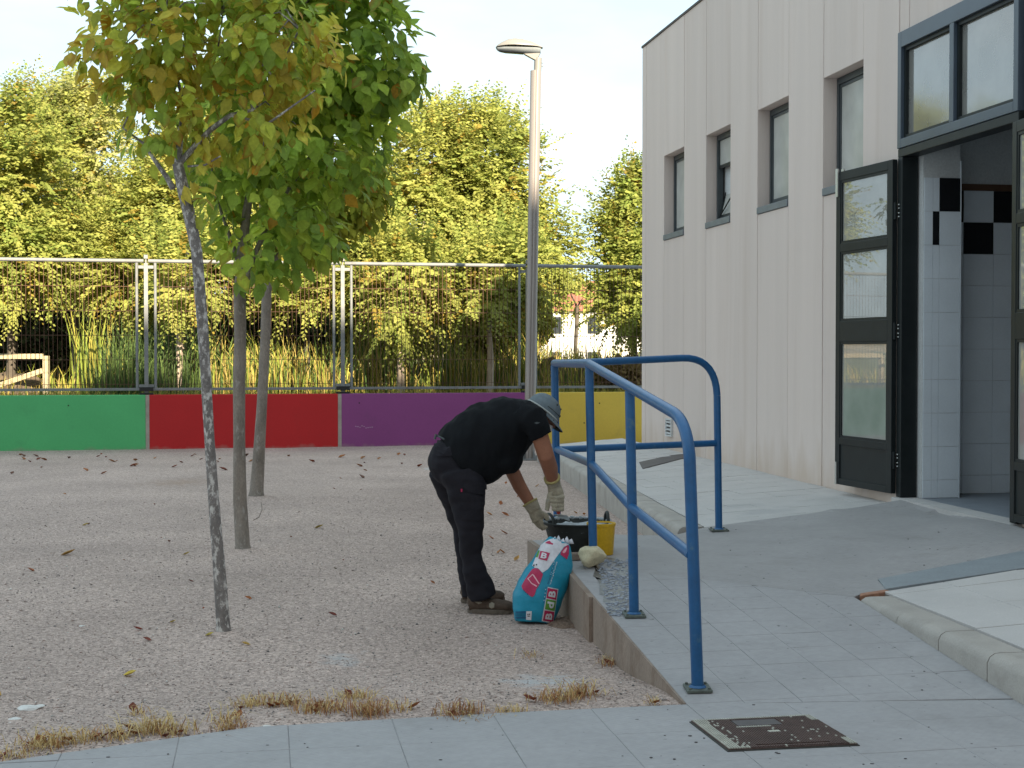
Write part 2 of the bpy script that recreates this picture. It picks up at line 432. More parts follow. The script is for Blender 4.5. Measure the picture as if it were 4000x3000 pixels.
# glass: thin sheet, seen through and mirroring at a slant
def glass_mat(name, tint, body, ior=1.5, rough=0.01):
    m = bpy.data.materials.new(name); m.use_nodes = True
    n, l = m.node_tree.nodes, m.node_tree.links
    out = n['Material Output']; n.remove(n['Principled BSDF'])
    tr = n.new('ShaderNodeBsdfTransparent'); tr.inputs['Color'].default_value = (*tint, 1)
    df = n.new('ShaderNodeBsdfDiffuse'); df.inputs['Color'].default_value = (0.76, 0.75, 0.70, 1)  # in clear panes this pale body colour imitates haze and reflected brightness
    ns = n.new('ShaderNodeTexNoise'); ns.inputs['Scale'].default_value = 3.0; ns.inputs['Detail'].default_value = 5
    mr = n.new('ShaderNodeMapRange'); mr.inputs['To Min'].default_value = body * 0.6; mr.inputs['To Max'].default_value = body * 1.4
    l.new(n.new('ShaderNodeNewGeometry').outputs['Position'], ns.inputs['Vector'])
    l.new(ns.outputs['Fac'], mr.inputs['Value'])
    m0 = n.new('ShaderNodeMixShader'); l.new(mr.outputs[0], m0.inputs[0]); l.new(tr.outputs[0], m0.inputs[1]); l.new(df.outputs[0], m0.inputs[2])
    gl = n.new('ShaderNodeBsdfGlossy'); gl.inputs['Roughness'].default_value = rough
    fr = n.new('ShaderNodeFresnel'); fr.inputs['IOR'].default_value = ior
    ms = n.new('ShaderNodeMixShader')
    l.new(fr.outputs[0], ms.inputs[0]); l.new(m0.outputs[0], ms.inputs[1]); l.new(gl.outputs[0], ms.inputs[2])
    l.new(ms.outputs[0], out.inputs['Surface'])
    return m
M['glass_door'] = glass_mat('door_glass', (0.62, 0.66, 0.65), 0.42, 2.2)
M['glass_transom'] = glass_mat('transom_glass', (0.45, 0.5, 0.5), 0.30, 2.8, 0.06)
M['glass_frosted'] = glass_mat('frosted_glass', (0.3, 0.33, 0.33), 0.62, 1.35, 0.25)

# gravel: speckled stones of several greys and pinks, with pale spilt cement
def gravel_material():
    m = make_mat('gravel', (0.405, 0.31, 0.268), 0.95, 0.13, 0.7, fine=55, fine_var=0.10)
    n, l = m.node_tree.nodes, m.node_tree.links
    bs = n['Principled BSDF']
    cur = bs.inputs['Base Color'].links[0].from_socket
    pos = n.new('ShaderNodeNewGeometry').outputs['Position']
    for sc, lo, hi in ((70.0, 0.68, 1.30), (170.0, 0.72, 1.26)):
        vo = n.new('ShaderNodeTexVoronoi'); vo.inputs['Scale'].default_value = sc
        l.new(pos, vo.inputs['Vector'])
        sx = n.new('ShaderNodeSeparateColor'); l.new(vo.outputs['Color'], sx.inputs[0])
        mr = n.new('ShaderNodeMapRange'); mr.inputs['To Min'].default_value = lo; mr.inputs['To Max'].default_value = hi
        l.new(sx.outputs[0], mr.inputs['Value'])
        vm = n.new('ShaderNodeVectorMath'); vm.operation = 'SCALE'
        l.new(cur, vm.inputs[0]); l.new(mr.outputs[0], vm.inputs['Scale']); cur = vm.outputs[0]
    ns = n.new('ShaderNodeTexNoise'); ns.inputs['Scale'].default_value = 9.0; ns.inputs['Detail'].default_value = 6
    l.new(pos, ns.inputs['Vector'])
    for (px, py, r, col, amt) in ((2120, 2690, 0.30, (0.44, 0.46, 0.48), 0.75), (1330, 2575, 0.22, (0.40, 0.41, 0.42), 0.5), (1690, 1830, 0.28, (0.45, 0.46, 0.47), 0.7),
                                  (700, 1885, 0.75, (0.27, 0.17, 0.11), 0.45), (2230, 2440, 0.16, (0.15, 0.10, 0.075), 0.8)):
        c = G(px, py, -0.12)
        di = n.new('ShaderNodeVectorMath'); di.operation = 'SUBTRACT'; l.new(pos, di.inputs[0]); di.inputs[1].default_value = c
        sc = n.new('ShaderNodeVectorMath'); sc.operation = 'MULTIPLY'; l.new(di.outputs[0], sc.inputs[0]); sc.inputs[1].default_value = (1, 0.7, 0)
        le = n.new('ShaderNodeVectorMath'); le.operation = 'LENGTH'; l.new(sc.outputs[0], le.inputs[0])
        ad = n.new('ShaderNodeMath'); ad.operation = 'MULTIPLY_ADD'; l.new(ns.outputs['Fac'], ad.inputs[0]); ad.inputs[1].default_value = r * 2.2; l.new(le.outputs['Value'], ad.inputs[2])
        mr = n.new('ShaderNodeMapRange'); mr.inputs['From Min'].default_value = r * 1.15; mr.inputs['From Max'].default_value = r * 1.75
        mr.inputs['To Min'].default_value = amt; mr.inputs['To Max'].default_value = 0
        l.new(ad.outputs[0], mr.inputs['Value'])
        mx = n.new('ShaderNodeMix'); mx.data_type = 'RGBA'
        l.new(mr.outputs[0], mx.inputs[0]); l.new(cur, mx.inputs[6]); mx.inputs[7].default_value = (*col, 1); cur = mx.outputs[2]
    l.new(cur, bs.inputs['Base Color'])
    vb = n.new('ShaderNodeTexVoronoi'); vb.inputs['Scale'].default_value = 95
    l.new(pos, vb.inputs['Vector'])
    bp = n.new('ShaderNodeBump'); bp.inputs['Strength'].default_value = 0.55; bp.inputs['Distance'].default_value = 0.006; bp.invert = True
    l.new(vb.outputs['Distance'], bp.inputs['Height']); l.new(bp.outputs[0], bs.inputs['Normal'])
    return m
M['gravel'] = gravel_material()

# grey floor tile with a fine knurled relief and dirt
def knurled(name, col, dirt):
    m = make_mat(name, col, 0.78, 0.07, 2.0, fine=25, fine_var=0.05, stain=dirt, stain_scale=3.2, stain_lo=0.56, stain_hi=0.82)
    n, l = m.node_tree.nodes, m.node_tree.links
    bs = n['Principled BSDF']
    pos = n.new('ShaderNodeNewGeometry').outputs['Position']
    mp = n.new('ShaderNodeMapping'); mp.inputs['Rotation'].default_value = (0, 0, radians(35)); mp.inputs['Scale'].default_value = (38, 38, 0)
    l.new(pos, mp.inputs['Vector'])
    ck = n.new('ShaderNodeTexVoronoi'); ck.inputs['Scale'].default_value = 1.0; ck.inputs['Randomness'].default_value = 0.0
    l.new(mp.outputs[0], ck.inputs['Vector'])
    bp = n.new('ShaderNodeBump'); bp.inputs['Strength'].default_value = 0.35; bp.inputs['Distance'].default_value = 0.004
    l.new(ck.outputs['Distance'], bp.inputs['Height']); l.new(bp.outputs[0], bs.inputs['Normal'])
    # dark scuffs and specks
    sp = n.new('ShaderNodeTexNoise'); sp.inputs['Scale'].default_value = 26; sp.inputs['Detail'].default_value = 3
    l.new(pos, sp.inputs['Vector'])
    mr = n.new('ShaderNodeMapRange'); mr.inputs['From Min'].default_value = 0.69; mr.inputs['From Max'].default_value = 0.76
    l.new(sp.outputs['Fac'], mr.inputs['Value'])
    cur = bs.inputs['Base Color'].links[0].from_socket
    mx = n.new('ShaderNodeMix'); mx.data_type = 'RGBA'
    l.new(mr.outputs[0], mx.inputs[0]); l.new(cur, mx.inputs[6]); mx.inputs[7].default_value = (0.12, 0.12, 0.12, 1)
    l.new(mx.outputs[2], bs.inputs['Base Color'])
    return m
M['floor_tile'] = knurled('grey_knurled_tile', (0.325, 0.312, 0.315), (0.262, 0.25, 0.248))
M['landing'] = knurled('grey_knurled_concrete', (0.305, 0.290, 0.288), (0.25, 0.235, 0.228))
M['tile_joint'] = make_mat('dusty_joint', (0.285, 0.277, 0.282), 0.95, 0.3, 12)

# ------------------------------------------------------------------ ground levels
def smooth(a, b, x):
    t = min(max((x - a) / (b - a), 0), 1); return t * t * (3 - 2 * t)
EDGE = [(-6.0, 2.3), (-3.2, 4.3), (-1.9, 5.2), (-1.05, 5.70), (-0.21, 5.90), (0.744, 6.08)]
def edge_y(x):
    if x <= EDGE[0][0]: return EDGE[0][1]
    for (x0, y0), (x1, y1) in zip(EDGE, EDGE[1:]):
        if x <= x1: return y0 + (y1 - y0) * (x - x0) / (x1 - x0)
    return EDGE[-1][1] + (x - 0.744) * 0.1
def gravel_z(x, y):
    d = y - edge_y(x)
    z = -0.012 - 0.108 * smooth(0.0, 1.5, d)
    if d < 0: z = -0.03
    for tx, ty in ((-1.64, 8.2), (-2.19, 11.68), (-2.84, 15.94)): z += 0.030 * math.exp(-((x-tx)**2 + (y-ty)**2) / 0.022)
    z += 0.010 * noise.noise(Vector((x * 0.9, y * 0.9, 0))) * smooth(0, 0.5, d) + 0.004 * noise.noise(Vector((x * 5, y * 5, 3)))
    return z
RAMP = lambda y: 0.0714 * (y - 6.08)
FENCE = lambda x: 24.82 + 0.2085 * x                 # plan line of the painted wall and the fence

def gravel_yard():
    xs = np.concatenate([np.linspace(-26, -9, 12)[:-1], np.linspace(-9, 2.6, 150)])
    nr = 190; V = []; F = []
    for i in range(nr):
        for x in xs:
            y0, y1 = 2.0, FENCE(x) + 0.05
            t = i / (nr - 1); y = y0 + (y1 - y0) * (t ** 1.25)
            z = gravel_z(x, y)
            if FENCE(x) - y < 0.35: z += 0.02 * smooth(0.35, 0.0, FENCE(x) - y)
            V.append((x, y, z))
    n = len(xs)
    for i in range(nr - 1):
        for k in range(n - 1):
            a = i * n + k; F.append((a, a + 1, a + n + 1, a + n))
    o = link('gravel_yard', np_mesh('gravel_yard', V, F, M['gravel'], smooth=True))
    tag(o, kind='structure')
gravel_yard()

def clip(poly, clipper):                              # convex clip, both counter-clockwise
    out = list(poly)
    for i in range(len(clipper)):
        a, b = clipper[i], clipper[(i + 1) % len(clipper)]
        inp, out = out, []
        side = lambda p: (b[0]-a[0])*(p[1]-a[1]) - (b[1]-a[1])*(p[0]-a[0])
        for k in range(len(inp)):
            p, q = inp[k], inp[(k + 1) % len(inp)]
            sp, sq = side(p), side(q)
            if sp >= 0: out.append(p)
            if (sp >= 0) != (sq >= 0):
                t = sp / (sp - sq); out.append((p[0] + (q[0]-p[0])*t, p[1] + (q[1]-p[1])*t))
        if len(out) < 3: return []
    return out
def area(p): return 0.5 * abs(sum(p[i][0]*p[(i+1) % len(p)][1] - p[(i+1) % len(p)][0]*p[i][1] for i in range(len(p))))
def ccw(p):
    s = sum(p[i][0]*p[(i+1) % len(p)][1] - p[(i+1) % len(p)][0]*p[i][1] for i in range(len(p)))
    return p if s > 0 else list(reversed(p))

def tile_patch(parent, name, poly, org, ang, su, sv, gap, zf, mat, thick=0.03, keep=None, jit=0.0009, stagger=0.0, bevel=0.003):
    poly = ccw(poly); u = Vector((cos(ang), sin(ang))); v = Vector((-sin(ang), cos(ang)))
    loc = [((p[0]-org[0])*u.x + (p[1]-org[1])*u.y, (p[0]-org[0])*v.x + (p[1]-org[1])*v.y) for p in poly]
    i0, i1 = math.floor(min(p[0] for p in loc)/su) - 1, math.ceil(max(p[0] for p in loc)/su) + 1
    j0, j1 = math.floor(min(p[1] for p in loc)/sv), math.ceil(max(p[1] for p in loc)/sv)
    count = 0
    for j in range(j0, j1):
        off = stagger * su * (j % 2)
        for i in range(i0, i1):
            g = gap / 2
            q = [(i*su+g+off, j*sv+g), ((i+1)*su-g+off, j*sv+g), ((i+1)*su-g+off, (j+1)*sv-g), (i*su+g+off, (j+1)*sv-g)]
            q = clip(q, loc)
            if not q or area(q) < 0.0006: continue
            w = [(org[0] + a*u.x + b*v.x, org[1] + a*u.y + b*v.y) for a, b in q]
            cx, cy = sum(p[0] for p in w)/len(w), sum(p[1] for p in w)/len(w)
            if keep and not keep(cx, cy): continue
            dz = random.uniform(-jit, jit); tx, ty = random.uniform(-jit, jit)*4, random.uniform(-jit, jit)*4
            h = lambda x, y: zf(x, y) + dz + (x-cx)*tx + (y-cy)*ty
            inner = [(p[0] + (cx-p[0])*min(0.3, bevel/max(1e-4, math.hypot(cx-p[0], cy-p[1]))), p[1] + (cy-p[1])*min(0.3, bevel/max(1e-4, math.hypot(cx-p[0], cy-p[1])))) for p in w]
            n = len(w); mb = MB()
            mb.v = [(x, y, h(x, y)) for x, y in inner] + [(x, y, h(x, y) - bevel*0.7) for x, y in w] + [(x, y, h(x, y) - thick) for x, y in w]
            mb.f = [tuple(range(n))]
            for a in range(2):
                for k in range(n):
                    mb.f.append((a*n + k, (a+1)*n + k, (a+1)*n + (k+1) % n, a*n + (k+1) % n))
            me = mb.mesh(name, mat)
            link(name, me, parent); count += 1
    return count

BLD_ANG = math.atan2(-0.9853, 0.1707)                 # building axis, towards the camera
PERP = math.atan2(0.1707, 0.9853)

# path in front
PATH = [(-6.0, 1.0), (2.78, 1.0), (2.165, 6.16), (0.744, 6.08), (-0.21, 5.90), (-1.05, 5.70), (-1.9, 5.2), (-3.2, 4.3), (-6.0, 2.3)]
MH = [G(2692, 2821), G(3168, 2799), G(3360, 2914), G(2842, 2937)]
mb = MB(); mb.prism([(x, y, -0.0035) for x, y in PATH], [(x, y, -0.2) for x, y in PATH])
path = mb.build('path', M['tile_joint']); tag(path, kind='structure')
tile_patch(path, 'tile', PATH, (0.744, 6.08), PERP, 0.42, 0.42, 0.0016, lambda x, y: 0.0, M['floor_tile'], 0.02, keep=lambda x, y: y > 4.75 and x > -2.6)
# slabs too close to the camera to be in view, one sheet per side
mb = MB()
for lo, hi in (((-6.0, 1.0, -0.02), (-2.62, 2.9, -0.004)), ((-2.58, 1.0, -0.02), (2.72, 4.6, -0.004))):
    mb.box(lo, hi)
o = mb.build('paving', M['floor_tile'], path)

# ramp
RAMP_POLY = [(0.744, 6.08), (2.165, 6.16), (1.91, 7.97), (0.338, 8.80)]
mb = MB(); mb.prism([(x, y, RAMP(y) - 0.0035) for x, y in RAMP_POLY], [(x, y, -0.3) for x, y in RAMP_POLY])
ramp = mb.build('ramp', M['tile_joint']); tag(ramp, kind='structure')
tile_patch(ramp, 'tile', RAMP_POLY, (0.744, 6.08), PERP, 0.25, 0.25, 0.0016, lambda x, y: RAMP(y), M['floor_tile'], 0.02)

# landing: one cast sheet from the ramp to the door
LAND = [(0.338, 8.80, 0.194), (0.142, 10.1, 0.17), (1.25, 11.2, 0.06), (1.52, 11.2, 0.13), (2.85, 11.7, 0.235), (3.27, 11.85, 0.285),
        (3.55, 10.1, 0.285), (3.55, 9.1, 0.275), (2.14, 8.37, 0.165), (2.118, 8.07, 0.158), (1.955, 8.0, 0.146), (1.91, 7.97, 0.135)]
def land_z(x, y):
    w = s = 0
    for a, b, c in LAND:
        d = ((x-a)**2 + (y-b)**2) ** 1.5 + 1e-6; w += 1/d; s += c/d
    for a, b, c in ((1.2, 10.0, 0.175), (1.2, 9.0, 0.18), (2.4, 10.0, 0.225), (1.65, 11.0, 0.17), (0.8, 9.3, 0.19)):
        d = ((x-a)**2 + (y-b)**2) ** 1.5 + 1e-6; w += 1/d; s += c/d
    return s / w
def landing():
    from mathutils.geometry import delaunay_2d_cdt
    n = len(LAND); pts = []; edges = []
    for i in range(n):
        a, b = LAND[i], LAND[(i+1) % n]; k = max(2, int(math.hypot(b[0]-a[0], b[1]-a[1]) / 0.12))
        for t in range(k): pts.append((a[0] + (b[0]-a[0])*t/k, a[1] + (b[1]-a[1])*t/k, a[2] + (b[2]-a[2])*t/k))
    nb = len(pts); edges = [(i, (i+1) % nb) for i in range(nb)]
    P2 = [Vector(p[:2]) for p in pts]
    def inside(x, y):
        c = False
        for i in range(nb):
            (x1, y1), (x2, y2) = pts[i][:2], pts[(i+1) % nb][:2]
            if (y1 > y) != (y2 > y) and x < (x2-x1)*(y-y1)/(y2-y1) + x1: c = not c
        return c
    for gx in np.arange(0.1, 3.6, 0.13):
        for gy in np.arange(7.9, 11.9, 0.13):
            if inside(gx, gy) and min(math.hypot(gx-p[0], gy-p[1]) for p in pts[:nb]) > 0.06: P2.append(Vector((gx, gy)))
    vs, es, fs, ov, _, _ = delaunay_2d_cdt(P2, edges, [], 1, 1e-5)
    V = []
    for k, p in enumerate(vs):
        z = None
        for o_ in ov[k]:
            if o_ < nb: z = pts[o_][2]
        V.append((p.x, p.y, land_z(p.x, p.y) if z is None else z))
    b0 = len(V); mb = MB(); mb.v = V[:]; mb.f = [tuple(f) for f in fs]
    mb.v += [(p[0], p[1], p[2]) for p in pts] + [(p[0], p[1], -0.3) for p in pts]
    for i in range(nb):
        j = (i+1) % nb; mb.f.append((b0 + i, b0 + j, b0 + nb + j, b0 + nb + i))
    me = mb.mesh('landing', M['landing'], smooth=False)
    o = link('landing', me); tag(o, kind='structure'); return o
landing_o = landing()

# retaining wall of the ramp, three cast lengths
def ramp_side():
    root = empty('ramp_retaining_wall', (0.5, 8.0, -0.12))
    tag(root, 'brown stained concrete retaining wall along the open side of the ramp', 'retaining wall')
    a, b = Vector((0.744, 6.08)), Vector((0.142, 10.1))
    d = (b - a).normalized(); nrm = Vector((-d.y, d.x)) * 1.0
    cuts = [0.0, 1.90, (b - a).length]
    prof = lambda s: min(RAMP(6.08 + s * d.y) + 0.001, 0.196) if s < 2.85 else 0.196 - 0.024*(s-2.85)/1.2
    for i in range(2):
        s0, s1 = cuts[i], cuts[i+1]
        mb = MB(); k = 6; off = 0.012 + (0.022 if i == 1 else 0.0)
        g = 0.003
        top = []; 
        for t in range(k + 1):
            s = s0 + g + (s1 - s0 - 2*g) * t / k; p = a + d*s; top.append((p, prof(s)))
        for (p, z), (q, w) in zip(top, top[1:]):
            A, B = p + nrm*off, q + nrm*off
            C, E = p + nrm*0.001, q + nrm*0.001
            mb.add([(A.x,A.y,-0.4),(B.x,B.y,-0.4),(B.x,B.y,w),(A.x,A.y,z),(C.x,C.y,-0.4),(E.x,E.y,-0.4),(E.x,E.y,w),(C.x,C.y,z)],
                   [(0,1,2,3),(4,7,6,5),(3,2,6,7)])
            if p is top[0][0]: mb.add([(A.x,A.y,-0.4),(A.x,A.y,z),(C.x,C.y,z),(C.x,C.y,-0.4)], [(0,1,2,3)])
            if q is top[-1][0]: mb.add([(B.x,B.y,-0.4),(B.x,B.y,w),(E.x,E.y,w),(E.x,E.y,-0.4)], [(0,1,2,3)])
        mb.build('concrete_section', M['ramp_side'], root)
ramp_side()

# terrace with kerb and pavers
KERB = lambda y: 0.82 - 0.093 * (y - 16.35)
WALLX = lambda y: 5.3 - 0.1732 * y
def terr_z(x, y):
    k = KERB(y) + 0.2
    t = min(max((x - k) / max(0.2, WALLX(y) - k), 0), 1)
    return 0.125 + 0.10 * t
TERR = ccw([(1.52, 11.2), (2.85, 11.7), (3.24, 11.86), (1.63, 21.2), (0.58, 21.2)])
mb = MB(); mb.prism([(x, y, terr_z(x, y) - 0.007) for x, y in TERR], [(x, y, -0.3) for x, y in TERR])
terrace = mb.build('terrace', M['grout']); tag(terrace, kind='structure')
tile_patch(terrace, 'paver', TERR, (1.5, 11.2), PERP, 0.40, 0.40, 0.005, terr_z, M['paver'], 0.02, stagger=0.5, jit=0.0015)
def kerb_piece(parent, p, q, out_z0, ztop, width, mat):   # rounded kerb stone from p to q, face on the left side when walking p->q
    p, q = Vector(p), Vector(q); d = (q - p).normalized(); n = Vector((d.y, -d.x))
    prof = [(0.0, out_z0), (0.0, ztop - 0.045), (0.012, ztop - 0.018), (0.035, ztop - 0.003), (0.06, ztop), (width, ztop), (width, out_z0)]
    mb = MB(); g = 0.004
    A, B = p + d*g, q - d*g
    vs = [(A.x + n.x*o, A.y + n.y*o, z) for o, z in prof] + [(B.x + n.x*o, B.y + n.y*o, z) for o, z in prof]
    m = len(prof)
    mb.add(vs, [(i, (i+1) % m, m + (i+1) % m, m + i) for i in range(m)] + [tuple(range(m)), tuple(reversed(range(m, 2*m)))])
    mb.build('kerb_stone', mat, parent, auto=radians(40))
yk = 11.2
while yk < 21.0:
    kerb_piece(terrace, (KERB(yk), yk), (KERB(yk + 0.5), yk + 0.5), -0.3, 0.128 + random.uniform(-0.002, 0.002), 0.2, M['kerb'])
    yk += 0.5

# upper paving on the near side of the ramp
RK = lambda y: 2.165 - 0.1409 * (y - 6.16)
UP = ccw([(RK(2.0) + 0.19, 2.0), (RK(7.75) + 0.19, 7.75), (2.09, 8.02), (3.14, 8.40), (4.1, 6.6), (4.8, 2.0)])
def up_z(x, y):
    t = smooth(1.9, 3.1, x) * smooth(5.5, 8.3, y)
    return 0.15 + 0.085 * t
mb = MB()
mb.prism([(x, y, up_z(x, y) - 0.012) for x, y in UP], [(x, y, -0.3) for x, y in UP])
upper = mb.build('upper_paving', M['grout']); tag(upper, kind='structure')
tile_patch(upper, 'paver', UP, (2.0, 7.9), PERP, 0.50, 0.50, 0.005, up_z, M['paver'], 0.02, keep=lambda x, y: y > 4.2)
yk = 7.9
while yk > 2.3:
    z = 0.15 if yk < 7.5 else 0.147
    a, b = (RK(yk - 0.5), yk - 0.5), (RK(yk), yk)
    kerb_piece(upper, a, b, -0.3, z, 0.185, M['kerb']); yk -= 0.5
# metal threshold strip between landing and upper paving
S0, S1, S2, S3 = Vector((2.11, 8.06, 0.166)), Vector((3.20, 8.47, 0.247)), Vector((3.42, 9.09, 0.272)), Vector((2.145, 8.37, 0.172))
mb = MB(); mb.prism([S0, S1, S2, S3], [p - Vector((0, 0, 0.3)) for p in (S0, S1, S2, S3)])
o = mb.build('threshold_strip', M['strip'], bevel=0.003); tag(o, kind='structure')
mb = MB(); A = [Vector((1.93, 7.93, 0.147)), Vector((2.12, 8.03, 0.156)), Vector((2.13, 8.09, 0.159)), Vector((1.95, 8.0, 0.150))]
mb.prism(A, [p - Vector((0, 0, 0.05)) for p in A]); o = mb.build('brick_chip', M['brick_chip'], bevel=0.004)
tag(o, 'chipped strip of reddish brick at the end of the grey threshold strip', 'brick')

# ------------------------------------------------------------------ school building (local axes: s towards camera, y into the building, z up)
CORNER = Vector((1.819, 20.1, 0))
bld = empty('school_building', CORNER, BLD_ANG)
tag(bld, 'pale precast concrete school building with four slit windows and an open double door', 'building')
BM = world_matrix(bld)
def bpart(name, mb, mat, parent=bld, **kw):
    return mb.build(name, mat, parent, local=True, **kw)
ZT, ZB = 5.735, 0.0
PIT, P0 = 0.913, 0.20
seams = [P0 + PIT * i for i in range(0, 10)]          # .2, 1.113, 2.026 ... 8.417
WIN = [(1.113, 2.026), (2.939, 3.852), (4.765, 5.678), (6.591, 7.504)]
HEAD, SILL = 4.085, 2.975
DOOR0, DOOR1, DTOP, DBOT, TOP2 = 8.235, 10.175, 3.19, 0.29, 4.15
def panel(s0, s1, z0, z1, g=0.004):
    mb = MB(); dy = random.uniform(-0.002, 0.002)
    mb.box((s0 + g, dy, z0), (s1 - g, 0.14, z1)); bpart('wall_panel', mb, M['concrete_wall'], bevel=0.004)
panel(-0.0, 0.2, ZB, ZT)
cuts = [(0.2, 1.113)] + [(2.026, 2.939), (3.852, 4.765), (5.678, 6.591), (7.504, DOOR0 - 0.004)]
for a, b in cuts: panel(a, b, ZB, ZT)
for a, b in WIN:
    panel(a, b, ZB, SILL - 0.004); panel(a, b, HEAD, ZT)
for a, b in ((DOOR0 + 0.002, 8.417), (8.417, 9.33), (9.33, DOOR1 + 0.06)): panel(a, b, TOP2 + 0.004, ZT)
s = DOOR1 + 0.07
while s < 23.5:
    panel(s, s + PIT, ZB, ZT); s += PIT
# core behind the panels, with the lobby left open
mb = MB()
mb.box((0.004, 0.24, 0.0), (7.95, 8.0, ZT - 0.02)); mb.box((12.5, 0.24, 0.0), (23.5, 8.0, ZT - 0.02))
mb.box((7.95, 4.2, 0.0), (12.5, 8.0, ZT - 0.02)); mb.box((7.95, 0.24, 4.25), (12.5, 4.2, ZT - 0.02))
mb.box((10.25, 0.145, 0.0), (12.5, 0.24, ZT - 0.02))
for a, b in cuts: mb.box((a - 0.002, 0.142, 0.0), (b + 0.002, 0.24, ZT - 0.02))
for a, b in WIN:
    mb.box((a + 0.002, 0.142, 0.0), (b - 0.002, 0.24, SILL - 0.01)); mb.box((a + 0.002, 0.142, HEAD + 0.01), (b - 0.002, 0.24, ZT - 0.02))
mb.box((0.002, 0.142, 0), (0.196, 0.24, ZT - 0.02))
bpart('wall_core', mb, M['joint'])
mb = MB(); mb.box((-0.012, -0.012, ZT + 0.001), (23.5, 8.02, ZT + 0.03)); bpart('roof', mb, M['joint'])
# slit windows
for i, (a, b) in enumerate(WIN):
    fr = MB(); y0, y1 = 0.13, 0.20; t = 0.045
    z0, z1 = SILL + 0.075, HEAD - 0.002
    a2, b2 = a + 0.006, b - 0.006
    fr.box((a2, y0, z0), (a2 + t, y1, z1)); fr.box((b2 - t, y0, z0), (b2, y1, z1)); fr.box((a2 + t, y0, z1 - t*1.4), (b2 - t, y1, z1)); fr.box((a2 + t, y0, z0), (b2 - t, y1, z0 + t))
    f = bpart('window', fr, M['window_frame'], bevel=0.004)
    mb = MB(); mb.box((a + 0.004, -0.014, SILL), (b - 0.004, 0.2, SILL + 0.07)); bpart('sill', mb, M['sill'], f, bevel=0.005)
    sash = MB(); q0, q1 = a2 + t + 0.004, b2 - t - 0.004; zz0, zz1 = z0 + t + 0.004, z1 - t*1.4 - 0.004
    if i == 1:      # tilted open: lower sash leans in, a cross bar above
        zc = zz0 + (zz1 - zz0) * 0.66
        m1 = MB(); m1.box((q0, 0.150, zc - 0.02), (q1, 0.175, zc + 0.02)); bpart('mullion', m1, M['black_frame'], f)
        m1 = MB(); m1.box((q0, 0.160, zc + 0.02), (q1, 0.166, zz1)); bpart('pane', m1, M['glass_frosted'], f)
        Mx = Matrix.Translation((0, 0.165, zz0)) @ Matrix.Rotation(radians(-13), 4, 'X')
        m1 = MB(); h = zc - zz0 - 0.03
        m1.box((q0, -0.004, 0.03), (q1, 0.004, h), Mx); bpart('pane', m1, M['glass_frosted'], f)
        m1 = MB(); m1.box((q0, -0.012, 0), (q1, 0.012, 0.03), Mx); m1.box((q0, -0.012, h), (q1, 0.012, h + 0.03), Mx); m1.box((q0, -0.012, 0.03), (q0 + 0.03, 0.012, h), Mx); m1.box((q1 - 0.03, -0.012, 0.03), (q1, 0.012, h), Mx)
        bpart('sash', m1, M['black_frame'], f)
        # casement stay: thin slanting arm
        m1 = MB(); m1.tube([(q0 + 0.05, 0.15, zz0 + 0.03), (q1 - 0.02, 0.16, zc - 0.22)], 0.008, 6); bpart('stay', m1, M['black_frame'], f)
    else:
        w = 0.028
        sash.box((q0, 0.142, zz0), (q0 + w, 0.165, zz1)); sash.box((q1 - w, 0.142, zz0), (q1, 0.165, zz1)); sash.box((q0 + w, 0.142, zz1 - w), (q1 - w, 0.165, zz1)); sash.box((q0 + w, 0.142, zz0), (q1 - w, 0.165, zz0 + w))
        bpart('sash', sash, M['window_frame'], f)
        m1 = MB(); m1.box((q0 + w, 0.150, zz0 + w), (q1 - w, 0.156, zz1 - w)); bpart('pane', m1, M['glass_frosted'], f)
    m1 = MB(); m1.box((a + 0.01, 0.225, z0), (b - 0.01, 0.232, z1)); bpart('blind', m1, M['plaster'], f)
# wall vent
mb = MB(); s0, s1, z0, z1 = 1.30, 1.56, 0.40, 0.63
mb.box((s0, -0.03, z0), (s1, 0.0, z0 + 0.02)); mb.box((s0, -0.03, z1 - 0.02), (s1, 0.0, z1)); mb.box((s0, -0.03, z0 + 0.02), (s0 + 0.02, 0, z1 - 0.02)); mb.box((s1 - 0.02, -0.03, z0 + 0.02), (s1, 0, z1 - 0.02))
v = bpart('vent', mb, M['plaster']); v['label'] = 'small white louvred vent low on the wall'
m1 = MB(); m1.box((s0 + 0.02, -0.006, z0 + 0.02), (s1 - 0.02, -0.003, z1 - 0.02)); bpart('backing', m1, M['joint'], v)
for k in range(4):
    zz = z0 + 0.03 + k * 0.048
    m1 = MB(); m1.box((s0 + 0.02, -0.026, zz), (s1 - 0.02, -0.008, zz + 0.024)); bpart('slat', m1, M['plaster'], v)

